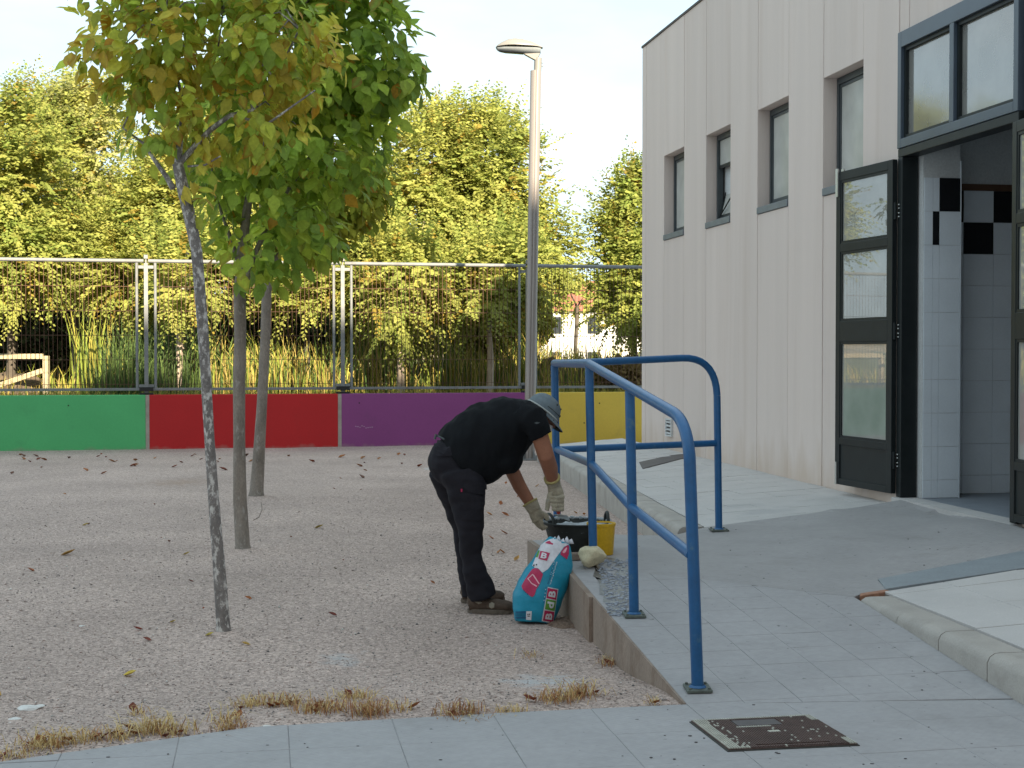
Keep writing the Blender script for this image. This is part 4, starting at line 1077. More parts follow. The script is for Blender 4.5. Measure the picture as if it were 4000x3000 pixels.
def leafy_tree(name, label, base, trunk_pts, trunk_r, limbs, lobes, n_clusters, leaf_len, palette, rust, bark, seed, twig_n=40):
    global rng
    rng = np.random.default_rng(seed); rnd = random.Random(seed)
    root = empty(name, base); tag(root, label, 'tree', 'young trees planted in the gravel yard')
    mb = MB(); mb.tube(trunk_pts, trunk_r, 14)
    me = mb.build('trunk', M[bark], root, auto=1.2)
    for v in me.data.vertices:
        v.co += Vector((noise.noise(v.co*14), noise.noise(v.co*14 + Vector((9,0,0))), 0)) * 0.006
    for pts, rr in limbs:
        mb = MB(); mb.tube(pts, rr, 8); mb.build('branch', M[bark], root, auto=1.2)
    # leaf clusters through the lobes, thicker towards the outside
    cs, outs = [], []
    vol = np.array([l[1][0]*l[1][1]*l[1][2] for l in lobes]); pick = rng.choice(len(lobes), n_clusters, p=vol/vol.sum())
    for k in pick:
        c, r = np.array(lobes[k][0]), np.array(lobes[k][1])
        d = unit(1)[0]; rad = rng.uniform(0.25, 1.0) ** 0.45
        cs.append(c + d * r * rad); outs.append(d / r / np.linalg.norm(d / r))
    cs, outs = np.array(cs), np.array(outs)
    # twigs from limbs to clusters
    lp = [Vector(p) for pts, _ in limbs for p in pts[1:]] + [Vector(trunk_pts[-1])]
    mb = MB()
    for k in rng.choice(len(cs), min(twig_n, len(cs)), replace=False):
        c = Vector(cs[k]); a = min(lp, key=lambda p: (p - c).length)
        m = (a + c)/2 + Vector((0, 0, 0.06)); mb.tube([a, m, c], [0.007, 0.005, 0.003], 5, caps=False)
    o = mb.build('twigs', M[bark], root, auto=1.2); o['kind'] = 'stuff'
    P, DR, UP, SZ, CO, RU = [], [], [], [], [], []
    for c, od in zip(cs, outs):
        m = rng.integers(4, 9); base_c = np.array(palette[rng.integers(len(palette))]) * rng.uniform(0.8, 1.2)
        ru = rng.random() < rust
        for _ in range(m):
            d = od * 0.6 + unit(1)[0] * 0.75 + np.array((0, 0, -0.65)); d /= np.linalg.norm(d)
            u = od * 0.7 + np.array((0, -0.25, 0.8)) + unit(1)[0]*0.45
            P.append(c + unit(1)[0] * leaf_len * 0.7); DR.append(d); UP.append(u); SZ.append(leaf_len * rng.uniform(0.6, 1.12))
            CO.append(base_c * rng.uniform(0.8, 1.2) if rng.random() > 0.02 else np.array((0.36, 0.20, 0.02)))
            RU.append(rng.uniform(0.2, 1.0) if (ru and rng.random() < 0.55) else 0.0)
    P, DR, UP, SZ, CO, RU = map(np.array, (P, DR, UP, SZ, CO, RU)); CO = np.minimum(CO * np.array((1.40, 1.36, 1.45)), 0.66)
    R = frames(DR, UP)
    tm = [leaf_template(rng.uniform(0.05, 0.5), rng.uniform(0.72, 1.0)) for _ in range(6)]
    T = np.stack([tm[k] for k in rng.integers(0, 6, len(P))])
    V = np.einsum('nij,nkj->nki', R, T * SZ[:, None, None]) + P[:, None, :]
    rustc = np.array((0.42, 0.10, 0.022))
    w = (RU[:, None] * LEAF_MARGIN[None, :] * rng.uniform(0.25, 1.0, (len(P), 10)))[:, :, None]
    w = np.clip(w, 0, 1)
    C = CO[:, None, :] * (1 - w) + rustc * w
    C[:, 8:, :] *= 1.12
    # nearest, largest-showing leaves are pieces of their own; the rest are joined
    dist = np.linalg.norm(P - np.array((0, 0, CAM_H)), axis=1) - 0.35 * SZ / SZ.max() + 0.25 * rng.random(len(P))
    vis = (CX + FPX * P[:, 0] / P[:, 1] > -60) & ((P[:, 2] - CAM_H) / P[:, 1] < 0.255)
    order = np.argsort(np.where(vis, dist, 1e6)); own = order[:296]; rest = order[296:]
    for k in own:
        me = np_mesh('leaf', V[k], LEAF_F, M['leaf_front'], C[k], smooth=True); link('leaf', me, root)
    Fr = (LEAF_F[None] + 10 * np.arange(len(rest))[:, None, None]).reshape(-1, 3)
    o = link('foliage', np_mesh('foliage', V[rest].reshape(-1, 3), Fr, M['leaf_front'], C[rest].reshape(-1, 3), smooth=True), root); o['kind'] = 'stuff'
    return root

Y1, Y2, Y3 = 8.2, 11.7, 15.95
def px_tube(pts, Y, dy=None):
    return [D(a, b, Y + (dy[i] if dy else 0)) for i, (a, b) in enumerate(pts)]
b1 = G(877, 2481, -0.125); b2 = G(949, 2152, -0.12); b3 = G(1000, 1944, -0.12)
tr1 = [Vector((b1.x, b1.y, b1.z - 0.05))] + px_tube([(872, 2440), (855, 2200), (838, 2000), (818, 1720), (802, 1450), (790, 1250), (768, 980), (742, 850), (715, 740), (694, 640)], Y1)
palette_y = [(0.30, 0.37, 0.05), (0.35, 0.385, 0.05), (0.40, 0.385, 0.055), (0.25, 0.35, 0.05), (0.46, 0.37, 0.05)]
palette_g = [(0.21, 0.30, 0.04), (0.25, 0.34, 0.04), (0.17, 0.26, 0.04), (0.29, 0.36, 0.045)]
limbs1 = [(px_tube([(694, 645), (702, 560), (706, 500), (722, 415), (690, 300), (650, 200), (640, 90)], Y1, [0,0,.05,.05,0,-.1,-.1]), [0.022, 0.02, 0.017, 0.013, 0.01, 0.007, 0.005]),
          (px_tube([(700, 640), (735, 600), (822, 507), (899, 450), (984, 430), (1076, 307), (1168, 115)], Y1, [0,0,-.05,-.1,-.12,-.15,-.2]), [0.018, 0.018, 0.016, 0.013, 0.010, 0.008, 0.005]),
          (px_tube([(899, 450), (1045, 484), (1230, 353)], Y1, [-.1,-.2,-.3]), [0.009, 0.007, 0.004]),
          (px_tube([(676, 735), (650, 690), (607, 630), (560, 560), (480, 500)], Y1, [0,.02,.05,.1,.15]), [0.018, 0.015, 0.012, 0.008, 0.005]),
          (px_tube([(722, 415), (800, 330), (850, 200), (870, 60)], Y1, [.05,.1,.15,.2]), [0.01, 0.008, 0.006, 0.004]),
          (px_tube([(735, 650), (800, 645), (860, 610)], Y1, [0,-.08,-.15]), [0.007, 0.006, 0.004])]
L = lambda px, py, Y, rx, ry, rz: (tuple(D(px, py, Y)), (rx*Y/FPX, ry, rz*Y/FPX))
leafy_tree('yard_tree', 'young tree with a lichen speckled leaning trunk and olive leaves edged in rust', b1, tr1,
           [0.055, 0.04, 0.034, 0.031, 0.0295, 0.029, 0.030, 0.031, 0.032, 0.034, 0.032], limbs1,
           [L(560, 190, Y1, 260, 0.42, 230), L(820, 130, Y1, 330, 0.48, 240), L(1080, 190, Y1, 240, 0.42, 240), L(720, -120, Y1, 430, 0.45, 200), L(620, 430, Y1, 190, 0.36, 190), L(900, 460, Y1, 260, 0.38, 170), L(1110, 420, Y1, 150, 0.3, 120), L(700, 700, Y1, 120, 0.24, 70), L(830, 850, Y1, 60, 0.15, 130)],
           440, 0.100, palette_y, 0.6, 'bark_grey', 11)
tr2 = [Vector((b2.x, b2.y, b2.z - 0.05))] + px_tube([(947, 2130), (938, 1950), (934, 1700), (934, 1500), (938, 1300), (936, 1160), (945, 1000), (965, 820), (1000, 600)], Y2)
limbs2 = [(px_tube([(938, 1180), (990, 1000), (1100, 780), (1250, 560), (1400, 350)], Y2, [0,0,.1,.2,.2]), [0.03, 0.024, 0.018, 0.012, 0.007]),
          (px_tube([(940, 1050), (890, 900), (840, 760), (820, 600)], Y2, [0,.1,.2,.2]), [0.022, 0.016, 0.01, 0.006]),
          (px_tube([(980, 700), (1060, 450), (1150, 200), (1200, 0)], Y2, [0,-.1,-.2,-.2]), [0.02, 0.014, 0.01, 0.006])]
leafy_tree('yard_tree', 'young straight trunked tree with the densest deep green crown of broad hanging leaves', b2, tr2,
           [0.085, 0.062, 0.054, 0.05, 0.05, 0.05, 0.05, 0.042, 0.034, 0.022], limbs2,
           [L(1380, 190, Y2, 260, 0.6, 280), L(1120, 260, Y2, 330, 0.6, 330), L(1260, 580, Y2, 260, 0.6, 220), L(1040, 780, Y2, 260, 0.55, 230), L(990, 1010, Y2, 175, 0.42, 125), L(1180, 900, Y2, 150, 0.45, 140), L(1250, -120, Y2, 380, 0.6, 200), L(1520, 330, Y2, 120, 0.4, 150), L(880, 560, Y2, 190, 0.5, 260)],
           640, 0.148, palette_g, 0.05, 'bark_dark', 12, twig_n=30)
tr3 = [Vector((b3.x, b3.y, b3.z - 0.05))] + px_tube([(1002, 1920), (1010, 1800), (1022, 1600), (1035, 1350), (1042, 1120), (1060, 950), (1100, 750)], Y3)
limbs3 = [(px_tube([(1045, 1060), (1150, 900), (1270, 780), (1400, 650)], Y3, [0,.1,.2,.2]), [0.035, 0.026, 0.016, 0.008]),
          (px_tube([(1050, 1000), (1020, 820), (1010, 650)], Y3, [0,.1,.1]), [0.03, 0.02, 0.01])]
leafy_tree('yard_tree', 'farthest young yard tree with a slim smooth trunk and a crown mostly behind its neighbour', b3, tr3,
           [0.11, 0.078, 0.066, 0.058, 0.055, 0.052, 0.04, 0.03], limbs3,
           [L(1330, 760, Y3, 190, 0.7, 150), L(1180, 640, Y3, 220, 0.7, 200), L(1400, 640, Y3, 110, 0.5, 110), L(1150, 900, Y3, 170, 0.6, 110), L(1250, 930, Y3, 120, 0.5, 80)],
           520, 0.135, [(0.19, 0.235, 0.026), (0.22, 0.25, 0.026), (0.25, 0.26, 0.028)], 0.06, 'bark_dark', 13, twig_n=20)
# a broken twig hanging at the foot of the second trunk
mb = MB(); mb.tube([D(990, 2032, 11.6), D(1012, 2020, 11.58), D(1024, 1990, 11.6), D(1020, 1960, 11.6)], [0.004, 0.004, 0.003, 0.002], 5)
o = mb.build('twig', M['bark_dark']); tag(o, 'thin bare sucker twig curving from the foot of the straight trunked tree', 'twig')

# ------------------------------------------------------------------ land beyond the fence
def field_z(x, y):
    d = y - FENCE(x)
    return 0.55 + 0.22 * smooth(0.5, 6, d) - 0.5 * smooth(14, 40, d) + 0.05 * noise.noise(Vector((x*0.4, y*0.4, 0)))
def field():
    V, F = [], []; xs = np.concatenate([np.linspace(-400, -22, 14), np.linspace(-20, 20, 70), np.linspace(22, 400, 14)])
    ts = np.concatenate([np.linspace(0.12, 20, 45), np.geomspace(22, 900, 22)])
    for t in ts:
        for x in xs:
            y = FENCE(x if abs(x) < 60 else math.copysign(60, x)) + t; V.append((x, y, field_z(min(max(x, -60), 60), y)))
    n = len(xs)
    for i in range(len(ts)-1):
        for k in range(n-1):
            a = i*n + k; F.append((a, a+1, a+n+1, a+n))
    o = link('field', np_mesh('field', V, F, M['field'], smooth=True)); tag(o, kind='structure')
field()
def hill():
    V, F = [], []; xs = np.linspace(-300, 340, 90); ts = np.linspace(0, 1, 14)
    for t in ts:
        for x in xs:
            h = (12.5 + 4*noise.noise(Vector((x*0.012, 0, 1))) + 1.5*noise.noise(Vector((x*0.06, t*3, 2))))
            V.append((x, 215 + 90*t, -1.5 + (h + 1.0) * smooth(0, 1, t) + 0.8*noise.noise(Vector((x*0.1, t*9, 5)))))
    n = len(xs)
    for i in range(13):
        for k in range(n-1):
            a = i*n + k; F.append((a, a+1, a+n+1, a+n))
    o = link('hill', np_mesh('hill', V, F, M['hill'], smooth=True)); tag(o, kind='structure')
hill()
def house(px, base_py, Y, w, d, h, label, rot=0.0, wins=2):
    p = D(px, base_py, Y); p.z = -0.6
    root = empty('house', p, rot); tag(root, label, 'house', 'far white houses below the hill')
    top = h
    Mx = world_matrix(root)
    mb = MB(); mb.box((-w/2, -d/2, 0), (w/2, d/2, top)); mb.build('wall', M['house_white'], root, local=True)
    mb = MB(); e = 0.25
    mb.add([(-w/2-e, -d/2-e, top+0.01), (w/2+e, -d/2-e, top+0.01), (w/2+e, d/2+e, top+0.01), (-w/2-e, d/2+e, top+0.01), (-w/2-e, 0, top+h*0.28), (w/2+e, 0, top+h*0.28)],
           [(0,1,5,4), (2,3,4,5), (1,2,5), (3,0,4), (0,3,2,1)]); mb.build('roof', M['roof_tile'], root, local=True)
    for k in range(wins):
        x = -w/2 + w*(k+0.5)/wins
        for z in ([0.9, 3.4] if h > 4.6 else [0.9]):
            mb = MB(); mb.box((x-0.45, -d/2-0.03, z), (x+0.45, -d/2-0.004, z+1.2)); mb.build('window', M['house_window'], root, local=True)
house(2185, 1330, 120, 7, 7, 5.4, 'far white house with red roof seen beside the lamp post', 0.15)
house(2270, 1340, 105, 5.5, 6, 5.0, 'far white two storey house centred in the gap between the trees', -0.2)
house(2330, 1335, 118, 8, 7, 4.6, 'low far white house partly behind the dark tree by the school', 0.1, 3)
house(2225, 1300, 165, 9, 8, 7.6, 'more distant white house with red roof higher up the slope', 0.3, 3)
house(2320, 1300, 170, 8, 8, 8.2, 'most distant white house under the hill beside the dark tree', -0.1, 3)
house(2420, 1335, 125, 8, 7, 5.0, 'far white house hidden behind the tree against the school', 0.0)
house(2140, 1320, 140, 7, 7, 6.2, 'far white house mostly hidden by the lamp post', 0.0)

def back_tree(px, Y, crown_lobes, label, seed, n_spray, tone=0.5, trunk_r=0.08, bark='bark_pale', trunk_top=1180, pale=0.0, floor=1120):
    global rng
    rng = np.random.default_rng(seed)
    x0 = D(px, 1500, Y).x; zb = field_z(x0, Y)
    root = empty('roadside_tree', (x0, Y, zb)); tag(root, label, 'tree', 'trees beyond the wire fence')
    pts = [Vector((x0, Y, zb - 0.1)), Vector((x0 + rng.uniform(-.05,.05), Y, zb + 0.8)), D(px + rng.uniform(-6, 6), trunk_top, Y)]
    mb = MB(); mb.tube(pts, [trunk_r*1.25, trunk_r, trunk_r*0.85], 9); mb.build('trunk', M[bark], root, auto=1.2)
    tp = pts[-1]
    for k, (c, r) in enumerate(crown_lobes[:4]):
        c = Vector(c); mid = (tp + c)/2 + Vector((rng.uniform(-.2,.2), rng.uniform(-.2,.2), 0.15))
        mb = MB(); mb.tube([tp, mid, c], [trunk_r*0.6, trunk_r*0.4, trunk_r*0.15], 6); mb.build('branch', M[bark], root, auto=1.2)
    crown_lobes = [((c[0], c[1], c[2] - 75*Y/FPX*min(1.0, max(0.0, (c[2]-3.2)/1.6))), (r[0]*0.93, r[1]*0.93, r[2]*0.90)) for c, r in crown_lobes]
    areas = np.array([(r[0]*r[1]*r[2]) ** (2/3) for _, r in crown_lobes]); pick = rng.choice(len(crown_lobes), n_spray, p=areas/areas.sum())
    LV, CV = [], []
    NL = 18; n_spray = int(n_spray * 1.75)
    clumps = []
    for k in pick[:max(6, n_spray // 15)]:
        d = unit(1)[0]
        if rng.random() < 0.62: d[1] = -abs(d[1])
        clumps.append((k, d, rng.uniform(0.60, 1.0), rng.uniform(-0.2, 0.25), unit(1)[0]))
    for _ in range(n_spray):
        k, d0, rr, ctone, sway = clumps[rng.integers(len(clumps))]
        c, r = np.array(crown_lobes[k][0]), np.array(crown_lobes[k][1])
        d = d0 + rng.normal(size=3) * 0.10; d /= np.linalg.norm(d)
        o = d / r; o /= np.linalg.norm(o); o = o + sway * 0.35
        p = c + d * r * rr + rng.normal(size=3) * np.array((0.17, 0.17, 0.09))
        low = crown_lobes[k][1][2] * FPX / Y < 95                       # a low bough may hang under the crown
        if 1375 - (p[2] - CAM_H) * FPX / p[1] > (floor + 75 if low else floor): continue
        # sprays rise at the top of the crown, arch over and hang at its sides
        dr = o * 0.75 + unit(1)[0] * 0.5 + np.array((0, 0, max(0.80 * d[2], -0.2) + 0.10)); dr /= np.linalg.norm(dr)
        Ls = rng.uniform(0.45, 0.95); droop = rng.uniform(0.05, 0.28) * (0.35 if d[2] > 0.6 else 1)
        side = np.cross(dr, np.array((0, 0, 1.0))); side /= np.linalg.norm(side) + 1e-6
        up = np.cross(side, dr)
        t = (np.arange(NL) + 0.5) / NL
        pos = p + dr * (t * Ls)[:, None] + np.array((0, 0, -1.0)) * (droop * t**2 * Ls)[:, None]
        sgn = np.where(np.arange(NL) % 2 == 0, 1.0, -1.0)[:, None]
        ld = side * sgn * 0.85 + dr * 0.55 + np.array((0, 0, -0.30)) + rng.normal(size=(NL, 3)) * 0.22
        ld /= np.linalg.norm(ld, axis=1, keepdims=True)
        nn = up * 0.6 + rng.normal(size=(NL, 3)) * 0.45 + np.array((0.15, -0.75, 0.25))
        w = np.cross(ld, nn); w /= np.linalg.norm(w, axis=1, keepdims=True)
        ln = (rng.uniform(0.095, 0.15, NL) * (1 - 0.42 * t))[:, None]
        LV.append(np.stack([pos, pos + ld*ln*0.5 + w*ln*0.31, pos + ld*ln, pos + ld*ln*0.5 - w*ln*0.31], 1))
        mix = np.clip(tone + ctone + rng.normal() * 0.2, 0, 1)
        col = np.array((0.21, 0.27, 0.06)) * (1 - mix) + np.array((0.43, 0.42, 0.11)) * mix
        if rng.random() < 0.05: col = np.array((0.33, 0.25, 0.05))
        if pale and rng.random() < pale: col = col * 0.6 + np.array((0.16, 0.15, 0.09))
        CV.append(np.repeat(col[None, :] * rng.uniform(0.8, 1.2), NL * 4, 0) * np.repeat(rng.uniform(0.85, 1.15, (NL, 1)), 4, 0))
    V = np.concatenate(LV).reshape(-1, 3); C = np.concatenate(CV)
    F = np.arange(len(V)).reshape(-1, 4)
    o = link('crown', np_mesh('crown', V, F, M['leaf_back'], C), root)
    return root
def LB(px, py, Y, rx, rz, ry=None):
    return (tuple(D(px, py, Y)), (rx*Y/FPX, (ry if ry else 0.8*rx*Y/FPX), rz*Y/FPX))
YB = 28.5
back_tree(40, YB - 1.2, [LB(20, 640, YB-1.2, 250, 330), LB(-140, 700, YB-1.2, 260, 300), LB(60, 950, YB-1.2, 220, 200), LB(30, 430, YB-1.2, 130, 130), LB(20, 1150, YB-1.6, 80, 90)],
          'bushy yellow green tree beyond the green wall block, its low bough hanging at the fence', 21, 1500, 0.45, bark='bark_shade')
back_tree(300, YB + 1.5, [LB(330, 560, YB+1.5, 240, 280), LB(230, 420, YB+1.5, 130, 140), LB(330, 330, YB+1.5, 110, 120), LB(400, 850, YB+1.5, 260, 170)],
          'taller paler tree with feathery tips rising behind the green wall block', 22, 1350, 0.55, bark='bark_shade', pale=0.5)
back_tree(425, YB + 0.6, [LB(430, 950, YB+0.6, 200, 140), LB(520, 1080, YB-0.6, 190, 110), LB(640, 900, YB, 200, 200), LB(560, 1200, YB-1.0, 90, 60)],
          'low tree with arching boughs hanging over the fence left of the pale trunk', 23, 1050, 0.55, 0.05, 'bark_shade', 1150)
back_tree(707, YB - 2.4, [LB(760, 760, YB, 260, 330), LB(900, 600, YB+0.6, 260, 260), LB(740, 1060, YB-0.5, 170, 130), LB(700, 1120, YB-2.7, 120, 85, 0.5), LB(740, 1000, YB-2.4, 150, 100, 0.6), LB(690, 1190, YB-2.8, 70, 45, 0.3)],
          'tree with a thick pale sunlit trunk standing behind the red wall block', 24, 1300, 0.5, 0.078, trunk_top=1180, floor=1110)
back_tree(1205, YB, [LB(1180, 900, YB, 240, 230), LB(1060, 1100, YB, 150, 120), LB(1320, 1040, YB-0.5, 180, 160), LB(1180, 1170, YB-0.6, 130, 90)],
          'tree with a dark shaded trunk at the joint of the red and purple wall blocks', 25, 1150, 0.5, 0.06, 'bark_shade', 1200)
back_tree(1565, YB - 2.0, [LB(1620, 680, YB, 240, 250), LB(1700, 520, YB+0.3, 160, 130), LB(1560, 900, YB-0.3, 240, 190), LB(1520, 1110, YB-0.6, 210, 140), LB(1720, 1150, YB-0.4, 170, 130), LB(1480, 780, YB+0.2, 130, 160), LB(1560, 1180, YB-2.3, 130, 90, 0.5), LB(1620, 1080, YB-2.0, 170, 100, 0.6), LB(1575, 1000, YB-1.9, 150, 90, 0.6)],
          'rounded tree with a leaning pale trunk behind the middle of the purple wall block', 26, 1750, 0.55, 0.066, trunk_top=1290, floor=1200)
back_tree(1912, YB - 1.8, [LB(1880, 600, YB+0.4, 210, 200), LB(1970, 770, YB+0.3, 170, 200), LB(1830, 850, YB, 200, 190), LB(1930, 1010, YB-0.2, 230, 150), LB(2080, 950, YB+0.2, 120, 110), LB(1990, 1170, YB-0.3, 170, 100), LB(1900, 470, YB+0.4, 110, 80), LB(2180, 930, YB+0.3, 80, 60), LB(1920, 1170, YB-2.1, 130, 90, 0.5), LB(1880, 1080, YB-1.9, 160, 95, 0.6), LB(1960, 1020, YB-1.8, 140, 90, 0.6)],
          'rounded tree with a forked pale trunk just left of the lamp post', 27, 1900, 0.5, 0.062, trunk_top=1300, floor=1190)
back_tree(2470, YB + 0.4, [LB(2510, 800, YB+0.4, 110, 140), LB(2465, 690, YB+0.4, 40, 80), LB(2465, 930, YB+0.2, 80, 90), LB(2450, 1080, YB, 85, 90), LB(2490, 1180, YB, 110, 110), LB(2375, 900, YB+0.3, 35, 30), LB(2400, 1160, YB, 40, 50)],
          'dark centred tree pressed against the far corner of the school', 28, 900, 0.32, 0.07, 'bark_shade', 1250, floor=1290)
back_tree(2255, YB + 6, [LB(2285, 1190, YB+6, 60, 40), LB(2250, 1150, YB+6, 40, 30)],
          'slim sapling standing in the gap before the far houses', 29, 60, 0.5, 0.05, 'bark_shade', 1200)

# tall reeds and meadow grass behind the fence, too many to count
def grass(name, n, xr, dr, hr, wr, cols, seed, lean=0.25, label=None):
    g = np.random.default_rng(seed)
    x = g.uniform(xr[0], xr[1], n) + g.normal(0, 0.22, n); d = g.uniform(dr[0], dr[1], n)
    if name == 'reed_grass': d = d + np.abs(g.normal(0, 0.3, n)); x = x + 0.25*np.sin(d*5.1)
    y = 24.82 + 0.2085*x + d
    z = np.array([field_z(a, b) for a, b in zip(x, y)]) - 0.02
    h = g.uniform(*hr, n) * np.array([0.85 + 0.45*noise.noise(Vector((a*1.1, b*0.8, seed))) for a, b in zip(x, y)]); w = g.uniform(*wr, n)
    a = g.uniform(0, 2*pi, n); ln = g.normal(0, lean, (n, 2)) * h[:, None]
    b = np.stack([x, y, z], 1); wv = np.stack([np.cos(a), np.sin(a)*0.4, np.zeros(n)], 1) * w[:, None]
    mid = b + np.stack([ln[:, 0]*0.3, ln[:, 1]*0.3, h*0.6], 1); tip = b + np.stack([ln[:, 0], ln[:, 1], h*np.where(g.random(n) < 0.3, 0.8, 1.0)], 1)
    V = np.stack([b - wv, b + wv, mid + wv*0.8, mid - wv*0.8, tip + wv*0.05, tip - wv*0.05], 1).reshape(-1, 3)
    F = (np.array([(0, 1, 2, 3), (3, 2, 4, 5)])[None] + 6*np.arange(n)[:, None, None]).reshape(-1, 4)
    c = np.array(cols)[g.integers(0, len(cols), n)] * g.uniform(0.75, 1.25, (n, 1))
    o = link(name, np_mesh(name, V, F, M['blade'], np.repeat(c, 6, 0))); tag(o, kind='stuff'); return o
GREEN = [(0.075, 0.125, 0.035), (0.10, 0.15, 0.04), (0.06, 0.095, 0.035)]
YELL = [(0.34, 0.31, 0.06), (0.38, 0.29, 0.08), (0.22, 0.27, 0.045), (0.42, 0.32, 0.11)]
grass('reed_grass', 2300, (wall_x(285), wall_x(560)), (1.6, 4.6), (0.5, 1.6), (0.008, 0.017), GREEN, 31, 0.2)  # dark green palette, the clump's shade put into its colour
grass('reed_grass', 60, (wall_x(150), wall_x(175)), (2.9, 3.3), (1.4, 2.2), (0.010, 0.02), YELL[2:3] + YELL[:1], 32, 0.1)
grass('reed_grass', 3300, (wall_x(600), wall_x(2150)), (2.6, 5.5), (0.35, 1.5), (0.008, 0.018), YELL + GREEN[:2], 33, 0.2)
grass('reed_grass', 1700, (wall_x(2000), wall_x(2560)), (2.0, 8.0), (0.4, 1.1), (0.008, 0.018), YELL + GREEN[:1], 34, 0.22)
grass('meadow_grass', 9000, (-12.5, 4.2), (0.15, 2.2), (0.10, 0.42), (0.006, 0.013), YELL, 35, 0.3)
grass('meadow_grass', 5000, (-14, 6), (3.0, 13.0), (0.15, 0.6), (0.01, 0.02), YELL, 36, 0.3)
# dark undergrowth behind the left trees
def hedge(name, px, py, Y, rx, rz, n, seed, label, tone):
    global rng
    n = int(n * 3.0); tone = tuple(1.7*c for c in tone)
    rng = np.random.default_rng(seed)
    c = np.array(D(px, py, Y)); r = np.array((rx*Y/FPX, 0.9, rz*Y/FPX))
    d = unit(n); p = c + d * r * (rng.uniform(0.3, 1.0, (n, 1)) ** 0.4)
    ld = unit(n)*0.8 + d*0.4; ld /= np.linalg.norm(ld, axis=1, keepdims=True); w = np.cross(ld, unit(n)); w /= np.linalg.norm(w, axis=1, keepdims=True)
    ln = rng.uniform(0.11, 0.22, (n, 1))
    V = np.stack([p, p + ld*ln*0.5 + w*ln*0.3, p + ld*ln, p + ld*ln*0.5 - w*ln*0.3], 1).reshape(-1, 3)
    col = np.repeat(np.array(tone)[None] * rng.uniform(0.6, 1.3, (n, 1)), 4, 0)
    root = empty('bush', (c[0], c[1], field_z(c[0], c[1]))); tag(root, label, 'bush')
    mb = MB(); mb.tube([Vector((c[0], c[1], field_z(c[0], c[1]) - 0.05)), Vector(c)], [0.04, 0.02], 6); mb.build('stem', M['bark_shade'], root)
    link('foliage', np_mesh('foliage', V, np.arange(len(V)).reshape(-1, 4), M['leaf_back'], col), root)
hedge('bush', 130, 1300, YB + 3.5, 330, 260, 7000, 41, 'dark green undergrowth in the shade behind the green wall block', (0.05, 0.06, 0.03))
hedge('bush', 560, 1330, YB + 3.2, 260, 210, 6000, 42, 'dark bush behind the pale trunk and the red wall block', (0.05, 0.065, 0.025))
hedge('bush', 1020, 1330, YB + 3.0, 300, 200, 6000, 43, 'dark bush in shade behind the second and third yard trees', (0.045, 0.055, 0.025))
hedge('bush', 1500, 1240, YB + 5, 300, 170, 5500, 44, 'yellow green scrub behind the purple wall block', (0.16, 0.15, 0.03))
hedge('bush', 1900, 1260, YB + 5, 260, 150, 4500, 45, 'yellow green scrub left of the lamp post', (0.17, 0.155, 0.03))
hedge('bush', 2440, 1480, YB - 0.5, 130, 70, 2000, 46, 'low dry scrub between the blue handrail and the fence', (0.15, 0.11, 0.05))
# dark earth heaps
def mound(px, py, Y, rx, h, label, seed):
    c = D(px, py, Y); zb = field_z(c.x, c.y) - 0.05; mb = MB(); n = 22; rows = 7
    for i in range(rows + 1):
        t = i / rows
        for k in range(n):
            a = 2*pi*k/n; rr = rx * cos(t*pi/2) ; p = Vector((c.x + rr*cos(a), c.y + rr*0.6*sin(a), zb + h*sin(t*pi/2)))
            p += Vector((noise.noise(p*3 + Vector((seed,0,0))), noise.noise(p*3 + Vector((0,seed,0))), noise.noise(p*4 + Vector((0,0,seed))))) * 0.13
            mb.v.append(tuple(p))
    for i in range(rows):
        for k in range(n): mb.f.append((i*n+k, i*n+(k+1) % n, (i+1)*n+(k+1) % n, (i+1)*n+k)); mb.m.append(0)
    o = mb.build('earth_heap', M['dirt'], smooth=True); tag(o, label, 'earth heap')
mound(1350, 1440, 28.5, 0.62, 0.55, 'dark earth heap beside the fence post at the red and purple joint', 1)
mound(1490, 1440, 29.2, 0.48, 0.56, 'small dark earth heap left of the leaning pale trunk', 2)
mound(1680, 1440, 29.4, 0.75, 0.58, 'widest dark earth heap, behind the middle of the purple block', 3)
mound(2150, 1420, 28.8, 0.36, 0.75, 'steep dark earth heap just right of the lamp post', 4)
mound(2225, 1430, 30.0, 0.45, 0.6, 'rounded dark earth heap above the corner of the blue handrail', 5)
mound(40, 1470, 27.5, 0.8, 0.42, 'reddish earth heap under the cream wooden barrier', 6)
# cream wooden barrier behind the fence
def barrier():
    Yb = 26.2
    root = empty('wooden_barrier', (D(150, 1500, Yb).x, Yb, 0.6)); tag(root, 'cream wooden barrier frame with a slanting brace behind the green wall block', 'barrier')
    def beam(a, b, w, dpt, name):
        a, b = Vector(a), Vector(b); d = (b-a).normalized(); n = d.cross(Vector((0,1,0))).normalized()*w/2; y = Vector((0, dpt/2, 0))
        mb = MB(); mb.prism([a-n-y, b-n-y, b+n-y, a+n-y], [a-n+y, b-n+y, b+n+y, a+n+y]); mb.build(name, M['wood_cream'], root, bevel=0.006)
    ww = 20*Yb/FPX
    z0 = field_z(root.location.x, Yb) - 0.1
    p = D(180, 1390, Yb); beam((p.x, Yb, z0), (p.x, Yb, p.z), 22*Yb/FPX, 0.1, 'upright')
    p2 = D(-560, 1390, Yb); beam((p2.x, Yb, z0), (p2.x, Yb, p2.z), ww, 0.1, 'upright')
    beam(D(-560, 1392, Yb-0.003), D(168, 1392, Yb-0.003), ww, 0.09, 'top_bar')
    beam(D(-400, 1640, Yb-0.003), D(166, 1448, Yb-0.003), 20*Yb/FPX, 0.07, 'brace')
barrier()
